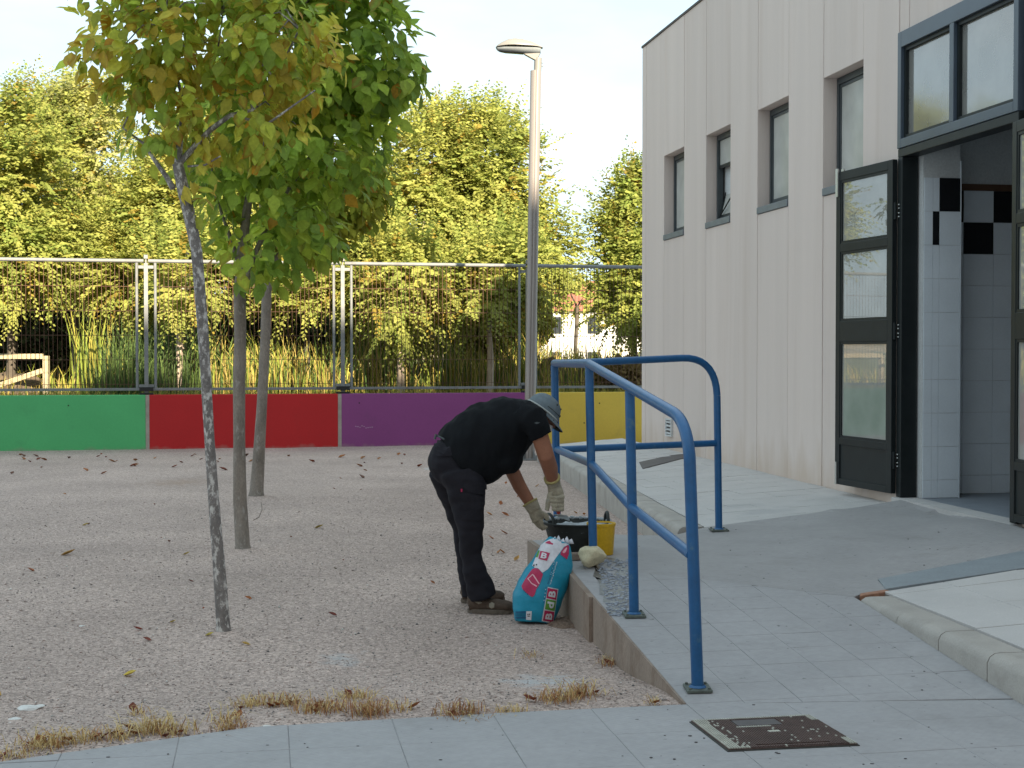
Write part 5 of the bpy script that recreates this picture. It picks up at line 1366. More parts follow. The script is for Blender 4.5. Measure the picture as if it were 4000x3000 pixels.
# ------------------------------------------------------------------ remeshed soft bodies
def soft(mb, voxel, smooth_n=4, noise_amp=0.0, noise_scale=8.0, seed=0.0, stretch=(1, 1, 1)):
    me = mb.mesh('tmp', [])
    ob = bpy.data.objects.new('tmp', me); COL.objects.link(ob)
    rm = ob.modifiers.new('r', 'REMESH'); rm.mode = 'VOXEL'; rm.voxel_size = voxel
    sm = ob.modifiers.new('s', 'SMOOTH'); sm.factor = 0.5; sm.iterations = smooth_n
    dg = bpy.context.evaluated_depsgraph_get(); dg.update()
    res = bpy.data.meshes.new_from_object(ob.evaluated_get(dg))
    bpy.data.objects.remove(ob); bpy.data.meshes.remove(me)
    if noise_amp:
        res.update()
        nor = [v.normal.copy() for v in res.vertices]
        for v, n in zip(res.vertices, nor):
            p = Vector((v.co.x*stretch[0], v.co.y*stretch[1], v.co.z*stretch[2])) * noise_scale + Vector((seed, seed*2, 0))
            f = noise.noise(p) + 0.5 * noise.noise(p*2.1)
            v.co += n * noise_amp * f
    res.polygons.foreach_set('use_smooth', [True] * len(res.polygons)); res.update()
    return res
def put(name, me, mat, parent=None):
    me.name = name; me.materials.clear(); me.materials.append(mat)
    return link(name, me, parent)
def bvh_of(*obs):
    vs, fs = [], []
    for o in obs:
        b = len(vs); vs += [world_matrix(o) @ v.co for v in o.data.vertices]; fs += [tuple(b + i for i in p.vertices) for p in o.data.polygons]
    return BVHTree.FromPolygons(vs, fs)
def decal(name, poly, bvh, off, mat, parent, cell=7.0, thick=0.0):
    # a flat shape laid onto a curved surface: polygon in photo pixels, cut into cells and dropped on the surface
    from mathutils.geometry import tessellate_polygon
    loops = poly if isinstance(poly[0][0], (list, tuple)) else [poly]
    bm = bmesh.new()
    tris = tessellate_polygon([[Vector((x, y, 0)) for x, y in lp] for lp in loops])
    flat = [p for lp in loops for p in lp]
    bv = [bm.verts.new((x, y, 0)) for x, y in flat]
    for t in tris:
        try: bm.faces.new([bv[i] for i in t])
        except ValueError: pass
    xs = [p[0] for p in flat]; ys = [p[1] for p in flat]
    for ax, lo, hi in ((0, min(xs), max(xs)), (1, min(ys), max(ys))):
        c = lo + cell
        while c < hi:
            no = Vector((1, 0, 0)) if ax == 0 else Vector((0, 1, 0)); co = Vector((c, 0, 0)) if ax == 0 else Vector((0, c, 0))
            bmesh.ops.bisect_plane(bm, geom=bm.verts[:] + bm.edges[:] + bm.faces[:], plane_co=co, plane_no=no); c += cell
    bad = []
    for v in bm.verts:
        r = ray(v.co.x, v.co.y).normalized(); h, n, i, d = bvh.ray_cast(ORIGIN, r)
        if h is None: bad.append(v)
        else:
            if n.dot(r) > 0: n = -n
            v.co = h + n * off
    if bad: bmesh.ops.delete(bm, geom=bad, context='VERTS')
    bmesh.ops.recalc_face_normals(bm, faces=bm.faces)
    me = bpy.data.meshes.new(name); bm.to_mesh(me); bm.free(); me.materials.append(mat)
    return link(name, me, parent)

# ------------------------------------------------------------------ the workman
def workman():
    YM = 8.95
    P = lambda px, py, dy=0.0: D(px, py, YM + dy)
    foot = P(1900, 2400, -0.1); foot.z = -0.12
    root = empty('person', foot); tag(root, 'man in black work clothes and grey cap bending over a mortar tub in leather gloves', 'person')
    k = YM / FPX
    # --- body: head, neck, trunk, arms and legs as one surface
    mb = MB()
    hc = P(2116, 1610); hup = Vector((0.60, -0.10, 0.79)).normalized(); hf = Vector((0.80, 0.05, -0.60)); hf = (hf - hup*hf.dot(hup)).normalized(); hs = hup.cross(hf)
    HM = Matrix((hf, hs, hup)).transposed()
    mb.ball(hc + hup*0.002 + hf*0.004, (0.092, 0.074, 0.098), HM, 20)
    mb.ball(hc + hf*0.045 - hup*0.055, (0.052, 0.052, 0.06), HM, 16)          # jaw
    mb.loft([hc + hf*0.085 + hup*0.012, hc + hf*0.115 - hup*0.028, hc + hf*0.09 - hup*0.04], [(0.010, 0.010), (0.016, 0.016), (0.012, 0.016)], 10, hs)   # nose
    mb.loft([hc + hf*0.093 - hup*0.066 - hs*0.022, hc + hf*0.098 - hup*0.066, hc + hf*0.093 - hup*0.066 + hs*0.022], [(0.006, 0.008)]*3, 8, hup)
    for sg in (-1, 1):
        mb.ball(hc + hs*sg*0.079 - hf*0.012 - hup*0.006, (0.018, 0.010, 0.031), HM, 12)   # ears
        mb.ball(hc + hs*sg*0.031 + hf*0.086 + hup*0.012, 0.013, HM, 8)
    mb.loft([P(2020, 1640), P(2065, 1620), P(2100, 1610), hc], [(0.09, 0.09), (0.066, 0.066), (0.062, 0.062), (0.06, 0.06)], 18)
    mb.loft([P(1790, 1790), P(1880, 1730), P(1950, 1690), P(2020, 1650), P(2070, 1622)], [(0.15, 0.15), (0.18, 0.16), (0.16, 0.165), (0.13, 0.18), (0.07, 0.12)], 20)
    nsh, nel, nwr = P(2078, 1632, -0.20), P(2133, 1782, -0.17), P(2160, 1888, -0.02)
    mb.loft([nsh, P(2108, 1700, -0.19), nel, P(2149, 1830, -0.09), nwr], [(0.058, 0.058), (0.053, 0.053), (0.052, 0.052), (0.049, 0.049), (0.034, 0.034)], 16)
    fsh, fel, fwr = P(2052, 1648, 0.20), P(1996, 1830, 0.24), P(2086, 1990, 0.20)
    mb.loft([fsh, P(2010, 1740, 0.23), fel, P(2030, 1900, 0.23), fwr], [(0.058, 0.058), (0.053, 0.053), (0.05, 0.05), (0.045, 0.045), (0.033, 0.033)], 16)
    mb.loft([P(1800, 1800), P(1800, 1900, -.1), P(1830, 2070, -.1), P(1840, 2180, -.1), P(1868, 2330, -.1)], [(0.11, 0.11), (0.09, 0.09), (0.06, 0.06), (0.05, 0.05), (0.042, 0.042)], 14)
    mb.loft([P(1765, 1800), P(1765, 1900, .15), P(1812, 2070, .22), P(1822, 2180, .24), P(1845, 2310, .26)], [(0.11, 0.11), (0.08, 0.08), (0.055, 0.055), (0.045, 0.045), (0.04, 0.04)], 14)
    put('body', soft(mb, 0.0075, 3), M['skin'], root)
    # --- T-shirt
    mb = MB()
    mb.loft([P(1790, 1803), P(1830, 1772), P(1885, 1732), P(1950, 1686), P(2018, 1646), P(2068, 1618), P(2088, 1606)],
            [(0.215, 0.195), (0.232, 0.20), (0.242, 0.21), (0.222, 0.215), (0.178, 0.215), (0.118, 0.185), (0.075, 0.10)], 40)
    mb.ball(P(1960, 1795), (0.13, 0.17, 0.10), n=18)                          # belly hanging in the shirt
    mb.loft([P(2050, 1622, -0.15), P(2080, 1632, -0.20), P(2098, 1668, -0.205), P(2112, 1705, -0.195)], [(0.095, 0.09), (0.090, 0.082), (0.078, 0.074), (0.073, 0.07)], 20)
    mb.loft([P(2035, 1630, 0.15), P(2055, 1645, 0.20), P(2030, 1700, 0.225), P(2008, 1750, 0.235)], [(0.09, 0.09), (0.082, 0.08), (0.074, 0.072), (0.07, 0.07)], 20)
    sh = put('shirt', soft(mb, 0.010, 3, 0.015, 9.0, 3.0, (1.5, 1.0, 0.55)), M['shirt'], root)
    # --- trousers
    mb = MB()
    mb.loft([P(1748, 1748), P(1778, 1790), P(1800, 1850), P(1806, 1900)], [(0.135, 0.17), (0.168, 0.19), (0.15, 0.185), (0.11, 0.15)], 32)
    mb.ball(P(1768, 1800), (0.155, 0.185, 0.16), n=20)
    mb.loft([P(1800, 1835, -.09), P(1818, 1900, -.10), P(1824, 1960, -.10), P(1838, 2060, -.10), P(1842, 2160, -.10), P(1856, 2230, -.10), P(1872, 2285, -.10), P(1888, 2336, -.10)],
            [(0.145, 0.12), (0.123, 0.11), (0.108, 0.10), (0.084, 0.088), (0.067, 0.08), (0.072, 0.082), (0.083, 0.085), (0.088, 0.085)], 28)
    mb.loft([P(1760, 1840, .10), P(1768, 1900, .14), P(1788, 1960, .17), P(1820, 2060, .22), P(1828, 2160, .24), P(1840, 2240, .25), P(1852, 2322, .26)],
            [(0.14, 0.12), (0.115, 0.105), (0.10, 0.095), (0.088, 0.085), (0.084, 0.08), (0.082, 0.08), (0.080, 0.08)], 28)
    tr = put('trousers', soft(mb, 0.009, 3, 0.011, 10.0, 7.0, (0.8, 0.8, 1.2)), M['trousers'], root)
    bt = bvh_of(tr); bs = bvh_of(sh)
    decal('pocket_flap', [(1702, 1712), (1745, 1700), (1800, 1730), (1808, 1755), (1798, 1772), (1784, 1779), (1708, 1782), (1699, 1740)], bt, 0.010, M['trousers'], root, 12)
    decal('pocket_flap', [(1806, 1876), (1894, 1885), (1896, 1934), (1862, 1930), (1830, 1921), (1810, 1902)], bt, 0.011, M['trousers'], root, 12)
    decal('cargo_pocket', [(1802, 1926), (1832, 1924), (1890, 1940), (1885, 2035), (1808, 2030)], bt, 0.006, M['trousers'], root, 12)
    t = decal('brand_tab', [(1801, 1908), (1807, 1908), (1807, 1920), (1801, 1920)], bt, 0.009, M['bag_pink'], root, 6)
    decal('sleeve_mark', [(2086, 1652), (2096, 1648), (2104, 1650), (2110, 1650), (2104, 1654), (2096, 1657)], bs, 0.004, M['window_frame'], root, 8)
    mb = MB(); mb.tube([P(1700, 1700, -0.10), P(1716, 1706, -0.135), P(1736, 1716, -0.155)], 0.006, 6); mb.tube([P(1704, 1696, -0.12), P(1698, 1716, -0.125)], 0.008, 6); mb.build('belt_loop', M['window_frame'], root)
    # --- cap: crown, edging and peak
    crown = MB(); n = 26; rows = 8
    cc = hc + hup*0.022
    CM = Matrix.Rotation(radians(-16), 3, hf) @ HM
    cap_pt = lambda a, t: cc + CM @ Vector((0.112*cos(a)*cos(t)**0.75 if cos(t) > 1e-6 else 0.0, 0.091*sin(a)*max(cos(t), 0.0)**0.75, 0.094*sin(t) - 0.012*(1 - sin(t))))
    for i in range(rows + 1):
        t = i/rows*pi/2
        for q in range(n): crown.v.append(tuple(cap_pt(2*pi*q/n, t)))
    for i in range(rows):
        for q in range(n): crown.f.append((i*n+q, i*n+(q+1) % n, (i+1)*n+(q+1) % n, (i+1)*n+q)); crown.m.append(0)
    cp = crown.build('cap', M['cap'], root, smooth=True)
    mb = MB(); mb.tube([cap_pt(2*pi*q/n, 0.0) for q in range(n + 1)], 0.0055, 6); mb.build('edging', M['cap_edge'], cp)
    mb = MB(); mb.tube([cap_pt(pi*0.5 + pi*q/12 + pi, 0.28) + (cap_pt(pi*0.5 + pi*q/12 + pi, 0.28) - cc).normalized()*0.001 for q in range(13)], 0.002, 5); mb.build('seam', M['cap_dark'], cp)
    for a, t in ((-0.35, 0.75), (-0.22, 0.35), (-1.0, 0.8)):
        mb = MB(); c = cap_pt(a, t); mb.ball(c, 0.0065, n=8); mb.build('eyelet', M['cap_dark'], cp)
    pk = MB(); m_ = 15; rws = 5
    for s_, lay in ((0.0, 0), (-0.0035, 1)):
        for i in range(rws):
            r = i/(rws-1)
            for q in range(m_):
                a = (q/(m_-1) - 0.5) * pi * 0.93
                ex = 0.070 * r * max(0.0, cos(a*0.98))**0.75
                v = Vector((0.110*cos(a) + ex, 0.089*sin(a)*(1 + 0.05*r), -0.012 - 0.42*ex - 0.018*r*abs(sin(a)) + s_))
                pk.v.append(tuple(cc + CM @ v))
    for lay in range(2):
        o = lay*rws*m_
        for i in range(rws-1):
            for q in range(m_-1):
                f = (o+i*m_+q, o+i*m_+q+1, o+(i+1)*m_+q+1, o+(i+1)*m_+q)
                pk.f.append(f if lay == 0 else tuple(reversed(f))); pk.m.append(lay)
    pm = pk.mesh('peak', [M['cap'], M['cap_dark']], smooth=True); link('peak', pm, cp)
    # hair at the nape and temples, spectacles, mask
    hb = MB(); hb.loft([hc - hf*0.085 - hup*0.045, hc - hf*0.075 - hup*0.0, hc - hf*0.05 + hup*0.03], [(0.03, 0.062), (0.035, 0.072), (0.03, 0.074)], 16, hs)
    for sg in (-1, 1): hb.ball(hc + hs*sg*0.07 + hf*0.012 + hup*0.006, (0.022, 0.009, 0.026), HM, 10)
    put('hair', soft(hb, 0.006, 2, 0.003, 60), M['hair'], root)
    gl = MB()
    for sg in (-1, 1):
        gl.tube([hc + hs*sg*0.083 - hf*0.02 + hup*0.012, hc + hs*sg*0.082 + hf*0.085 + hup*0.014], 0.0035, 6)
        ctr = hc + hs*sg*0.036 + hf*0.112 + hup*0.006
        gl.tube([ctr + hs*0.029*cos(a) + hup*0.019*sin(a) for a in [2*pi*i/14 for i in range(15)]], 0.0028, 5)
    gl.tube([hc + hs*-0.012 + hf*0.116 + hup*0.012, hc + hs*0.012 + hf*0.116 + hup*0.012], 0.003, 5)
    gl.build('spectacles', M['glass_frame'], root)
    mk = MB(); n = 13
    for i in range(6):
        for q in range(n):
            a = (q/(n-1) - 0.5) * pi * 0.92; u = -0.025 - 0.085*i/5
            bul = 0.018*sin(pi*i/5)*cos(a)
            mk.v.append(tuple(hc + hf*((0.094 - 0.02*(i/5)**2)*cos(a) + bul + 0.014) + hs*(0.082 - 0.014*i/5)*sin(a) + hup*u))
    for i in range(5):
        for q in range(n-1): mk.f.append((i*n+q, i*n+q+1, (i+1)*n+q+1, (i+1)*n+q)); mk.m.append(0)
    ms = mk.mesh('face_mask', M['mask'], smooth=True); mko = link('face_mask', ms, root)
    mb = MB()
    for sg in (-1, 1):
        mb.tube([hc + hs*sg*0.084 + hf*0.015 - hup*0.035, hc + hs*sg*0.090 - hf*0.006 + hup*0.0, hc + hs*sg*0.088 - hf*0.02 + hup*0.025], 0.0035, 5)
    mb.build('strap', M['mask'], mko)
    # --- gloves: palm, thumb and four fingers each
    def glove(wrist, elbow, palm_end, fingers, thumb, name_seed):
        mb = MB(); ax = (palm_end - wrist).normalized()
        back = (wrist - elbow).normalized()
        mb.loft([wrist - back*0.050, wrist - back*0.02, wrist + back*0.012], [(0.050, 0.047), (0.047, 0.044), (0.042, 0.040)], 18)
        mb.loft([wrist - back*0.01, wrist + ax*0.03, wrist + ax*0.07, palm_end], [(0.040, 0.036), (0.046, 0.032), (0.049, 0.030), (0.044, 0.024)], 18)
        for f in fingers:
            mb.tube(f, [0.0145, 0.0140, 0.0130, 0.0105][:len(f)], 10)
        mb.tube(thumb, [0.018, 0.0165, 0.0135][:len(thumb)], 10)
        g = put('glove', soft(mb, 0.0045, 2, 0.0035, 26, name_seed), M['glove'], root)
        c = MB(); c.loft([wrist - back*0.058, wrist - back*0.045], [(0.0525, 0.0495), (0.0520, 0.0490)], 18); c.build('cuff', M['glove_cuff'], g, smooth=True)
        return g
    # near hand: closed round the trowel handle, fingers wrapping across it one above another
    hx, hz, hy = Vector((1, 0, 0)), Vector((0, 0, 1)), Vector((0, 1, 0))
    w = nwr + Vector((0.004, 0.01, -0.004)); pe = P(2178, 1955, -0.01)
    gc = P(2172, 1962, -0.015)                                            # grip centre
    fs = []
    for i in range(4):
        b = P(2192 - i*1.5, 1938 + i*15.5, -0.005)
        fs.append([b, b + Vector((0.012, -0.042, -0.002)), b + Vector((-0.030, -0.062, -0.003)), b + Vector((-0.064 + 0.004*i, -0.046, -0.001))])
    th = [P(2150, 1925, -0.03), P(2141, 1962, -0.05), P(2136, 1994, -0.045)]
    glove(w, nel, pe, fs, th, 1.0)
    # far hand: fingers hooked round the tub's handle
    w2 = fwr; pe2 = P(2108, 2033, 0.20); fs = []
    for i in range(4):
        b = P(2112 - i*7, 2028 + i*3, 0.17 + 0.022*i)
        fs.append([b, P(2118 - i*4, 2050 + i*2, 0.165 + 0.022*i), P(2128 - i*3, 2064 + 1*i, 0.17 + 0.022*i), P(2136 - i*2, 2054, 0.18 + 0.02*i)])
    th = [P(2116, 2004, 0.17), P(2134, 2014, 0.155), P(2142, 2032, 0.15)]
    glove(w2, fel, pe2, fs, th, 2.0)
    # --- shoes
    def shoe(heel_px, heel_py, toe_px, toe_py, dy, rest=-0.117):
        h = P(heel_px, heel_py, dy); t_ = P(toe_px, toe_py, dy - 0.02); h.z = rest; t_.z = rest
        ax = (t_ - h).normalized(); L = (t_ - h).length; sd = Vector((-ax.y, ax.x, 0)); up = Vector((0, 0, 1))
        mb = MB()
        st = [(0.02, 0.045, 0.034), (0.12, 0.052, 0.040), (0.30, 0.050, 0.040), (0.50, 0.040, 0.043), (0.70, 0.036, 0.050), (0.88, 0.032, 0.047), (0.98, 0.022, 0.030)]
        mb.loft([h + ax*L*a + up*(0.022 + hh*0.8) for a, hh, ww in st], [(hh, ww) for a, hh, ww in st], 18, sd)
        mb.loft([h + ax*L*0.14 + up*0.05, h + ax*L*0.2 + up*0.115], [(0.050, 0.042), (0.046, 0.042)], 16, sd)
        s = put('shoe', soft(mb, 0.006, 3, 0.002, 40), M['shoe'], root)
        sl = MB(); k_ = 18; out = []
        for q in range(k_):
            a = 2*pi*q/k_; c = cos(a)
            out.append((0.5 + 0.505*c, (0.050 if c > 0 else 0.043) * sin(a)))
        sl.prism([h + ax*L*a + sd*b + up*(0.030 + (0.012 if a > 0.9 else 0)) for a, b in out], [h + ax*L*a + sd*b*0.96 + up*(0.0 + (0.008 if a > 0.93 else 0)) for a, b in out])
        sl.build('sole', M['shoe_sole'], s, bevel=0.004)
        return s, h, ax, L
    s, h, ax, L = shoe(1826, 2400, 2008, 2400, -0.10)
    b = bvh_of(s)
    decal('patch', [(1838, 2342), (1864, 2341), (1884, 2355), (1870, 2360), (1856, 2352)], b, 0.003, M['shoe_patch'], s, 6)
    decal('patch', [(1911, 2358), (1921, 2352), (1932, 2358), (1931, 2372), (1920, 2377), (1910, 2370)], b, 0.003, M['shoe_patch'], s, 6)
    shoe(1800, 2350, 1972, 2330, 0.27)
    return fwr
workman()

# ------------------------------------------------------------------ tools and materials on the landing
def tub():
    c = D(2252, 2140, 9.42); c.z = land_z(c.x, c.y) + 0.002
    root = empty('mortar_tub', c); tag(root, 'black rubber builder tub with two loop handles, full of grey mortar', 'tub')
    H = 0.195
    mb = MB(); mb.lathe([(0.001, 0.006), (0.150, 0.002), (0.165, 0.010), (0.215, H - 0.012), (0.226, H - 0.008), (0.228, H), (0.220, H + 0.003), (0.212, H - 0.006), (0.196, 0.12), (0.19, 0.12)], c, 40)
    mb.build('tub', M['tub'], root, auto=0.8)
    mb = MB(); rows = 9; n = 30
    for i in range(rows):
        r = 0.205*(i/(rows-1))
        for k in range(n):
            a = 2*pi*k/n; p = Vector((c.x + r*cos(a), c.y + r*sin(a), 0))
            p.z = c.z + 0.165 + 0.03*noise.noise(p*13) + 0.012*noise.noise(p*40) - (0.015 if i == rows-1 else 0); mb.v.append(tuple(p))
    for i in range(rows-1):
        for k in range(n): mb.f.append((i*n+k, i*n+(k+1) % n, (i+1)*n+(k+1) % n, (i+1)*n+k)); mb.m.append(0)
    o = mb.build('mortar', M['mortar'], root, smooth=True)
    mb = MB()                                              # splashed mortar crust on the rim
    for k in range(26):
        a = 2*pi*k/46 + 0.03*sin(k*7); mb.ball((c.x + 0.220*cos(a), c.y + 0.220*sin(a), c.z + H + 0.001), (0.016 + 0.010*abs(sin(k*3.1)), 0.014, 0.007 + 0.007*abs(sin(k*1.7))), n=8)
    o = mb.build('mortar_crust', M['mortar'], root, smooth=True); o['kind'] = 'stuff'
    for sg, base_a in ((-1, pi + 0.45), (1, 0.1)):
        mb = MB(); pts = []
        for i in range(13):
            t = i/12*pi; a = base_a + 0.34*cos(t)
            pts.append((c.x + (0.216 - 0.012*sin(t))*cos(a), c.y + (0.216 - 0.012*sin(t))*sin(a), c.z + H - 0.015 + 0.075*sin(t)))
        mb.tube(pts, 0.0105, 8); mb.build('handle', M['tub'], root, auto=1.0)
    # trowel stuck in the mix, held by the near hand
    g = D(2172, 1940, 8.94); e = D(2182, 2004, 9.02); tip = D(2222, 2032, 9.34)
    tr = empty('trowel', g); tag(tr, 'steel trowel with red handle held upright in the gloved hand', 'trowel')
    mb = MB(); mb.tube([D(2169, 1928, 8.93), g, e], [0.010, 0.0145, 0.012], 10); mb.build('handle', M['red_handle'], tr, auto=0.8)
    mb = MB(); mb.tube([e, e + Vector((0.006, 0.02, -0.012))], 0.007, 8); mb.build('tang', M['steel'], tr)
    q0 = e + Vector((0.006, 0.02, -0.012)); d = (tip - q0).normalized(); s_ = d.cross(Vector((0, 0, 1))).normalized(); nn = s_.cross(d)*0.0015
    out = [q0 + s_*0.012, q0 + d*0.03 + s_*0.045, tip + s_*0.006, tip - s_*0.006, q0 + d*0.03 - s_*0.045, q0 - s_*0.012]
    mb = MB(); mb.prism([p + nn for p in out], [p - nn for p in out]); mb.build('blade', M['steel'], tr)
tub()
def bucket():
    c = D(2348, 2165, 9.26); c.z = land_z(c.x, c.y) + 0.002
    root = empty('bucket', c); tag(root, 'small yellow plastic bucket standing right behind the second handrail post', 'bucket')
    H = 0.205
    mb = MB(); mb.lathe([(0.001, 0.008), (0.070, 0.004), (0.076, 0.0), (0.079, 0.006), (0.0905, H - 0.022), (0.094, H - 0.02), (0.0955, H - 0.003), (0.092, H), (0.089, H - 0.005), (0.085, 0.12), (0.001, 0.115)], c, 32)
    mb.build('shell', M['bucket'], root, auto=0.7)
    mb = MB(); mb.lathe([(0.088, H - 0.012), (0.06, H - 0.018), (0.001, H - 0.016)], c, 24); mb.build('water', M['mortar'], root, smooth=True)
bucket()
def rock(name, c, r, seed, mat, label, cat, sq=(1, 1, 1), parent=None):
    bm = bmesh.new(); bmesh.ops.create_icosphere(bm, subdivisions=4, radius=1.0)
    g = np.random.default_rng(seed)
    planes = [(Vector(unit_g(g)), g.uniform(0.62, 0.92)) for _ in range(16)]
    for v in bm.verts:
        p = v.co.copy(); f = 1.0
        for n, d in planes:
            t = p.dot(n)
            if t > 0: f = min(f, d / t)
        p = p * min(f, 1.15); p += p.normalized() * (0.05*noise.noise(p*3 + Vector((seed, 0, 0))) + 0.02*noise.noise(p*9))
        v.co = Vector((p.x*r*sq[0], p.y*r*sq[1], p.z*r*sq[2]))
    me = bpy.data.meshes.new(name); bm.to_mesh(me); bm.free(); me.materials.append(mat)
    for p in me.polygons: p.use_smooth = True
    zmin = min(v.co.z for v in me.vertices)
    o = link(name, me, parent); o.location = (c[0], c[1], c[2] - zmin*0.97); 
    if label: tag(o, label, cat)
    return o
def unit_g(g):
    v = g.normal(size=3); return v / np.linalg.norm(v)
c = D(2306, 2200, 8.70); rock('stone', (c.x, c.y, 0.193), 0.098, 4, M['stone'], 'cream limestone lump on the ramp wall in front of the handrail', 'stone', (1.0, 0.85, 0.78))
c = D(2245, 2160, 8.98); 
mb = MB(); mb.box((-0.06, -0.035, 0), (0.06, 0.035, 0.045), Matrix.Translation((c.x, c.y, 0.194)) @ Matrix.Rotation(0.3, 4, 'Z')); o = mb.build('mortar_block', M['ramp_side'], bevel=0.008)
tag(o, 'small grey concrete offcut between the tub and the cream stone', 'block')
# rubble behind the tub by the terrace kerb
for i, (px, py, Y, r) in enumerate(((2352, 1990, 11.6, 0.055), (2392, 2035, 11.2, 0.06), (2418, 2040, 11.05, 0.045), (2330, 1965, 12.0, 0.05))):
    c = D(px, py, Y); z = gravel_z(c.x, c.y) - 0.005
    lab = ['pale rubble lump just above the tub handle', 'largest pale rubble lump beside the yellow bucket rim', 'small pale rubble lump at the near end of the terrace kerb', 'pale rubble lump farthest along the kerb beyond the tub'][i]
    rock('rubble', (c.x, c.y, z), r, 20 + i, M['kerb'], lab, 'rubble', (1.2, 1, 0.7))
# dark wet pebbly mortar trodden onto the landing edge
def wet_patch():
    g = np.random.default_rng(51); poly = [(2318, 2198), (2395, 2180), (2455, 2215), (2462, 2300), (2440, 2345), (2380, 2335), (2345, 2280), (2322, 2225)]
    mb = MB(); pts = []
    for i in range(len(poly)):
        a, b = poly[i], poly[(i+1) % len(poly)]
        for t in range(6):
            pts.append((a[0] + (b[0]-a[0])*t/6 + g.normal(0, 4), a[1] + (b[1]-a[1])*t/6 + g.normal(0, 3)))
    W = [G(px, py, 0.19) for px, py in pts]
    zf = lambda x, y: (RAMP(y) if y < 8.6 else min(RAMP(y), 0.196)) + 0.0035
    W = [Vector((p.x, p.y, zf(p.x, p.y))) for p in W]; cc = sum(W, Vector())/len(W); cc.z = zf(cc.x, cc.y)
    mb.v = [tuple(cc)] + [tuple(p) for p in W]; n = len(W)
    mb.f = [(0, 1 + i, 1 + (i+1) % n) for i in range(n)]; mb.m = [0]*n
    o = mb.build('wet_mortar', M['wet'] , smooth=True); tag(o, kind='stuff')
    mb = MB()
    for _ in range(420):
        px, py = g.uniform(2340, 2462), g.uniform(2190, 2345)
        if px < 2330 + (py - 2200)*0.35: continue
        p = G(px, py, 0.19); r = g.uniform(0.004, 0.009); mb.ball((p.x, p.y, zf(p.x, p.y) + r*0.2), (r*1.5, r, r*0.6), n=6)
    o = mb.build('mortar_crumbs', M['crumb']); tag(o, kind='stuff')
M['wet'] = make_mat('wet_cement', (0.115, 0.105, 0.095), 0.35, 0.25, 18, fine=90, fine_var=0.3, stain=(0.20, 0.195, 0.19), stain_scale=30, stain_lo=0.5, stain_hi=0.6)
M['crumb'] = make_mat('cement_crumb', (0.30, 0.32, 0.37), 0.8, 0.3, 60)
wet_patch()

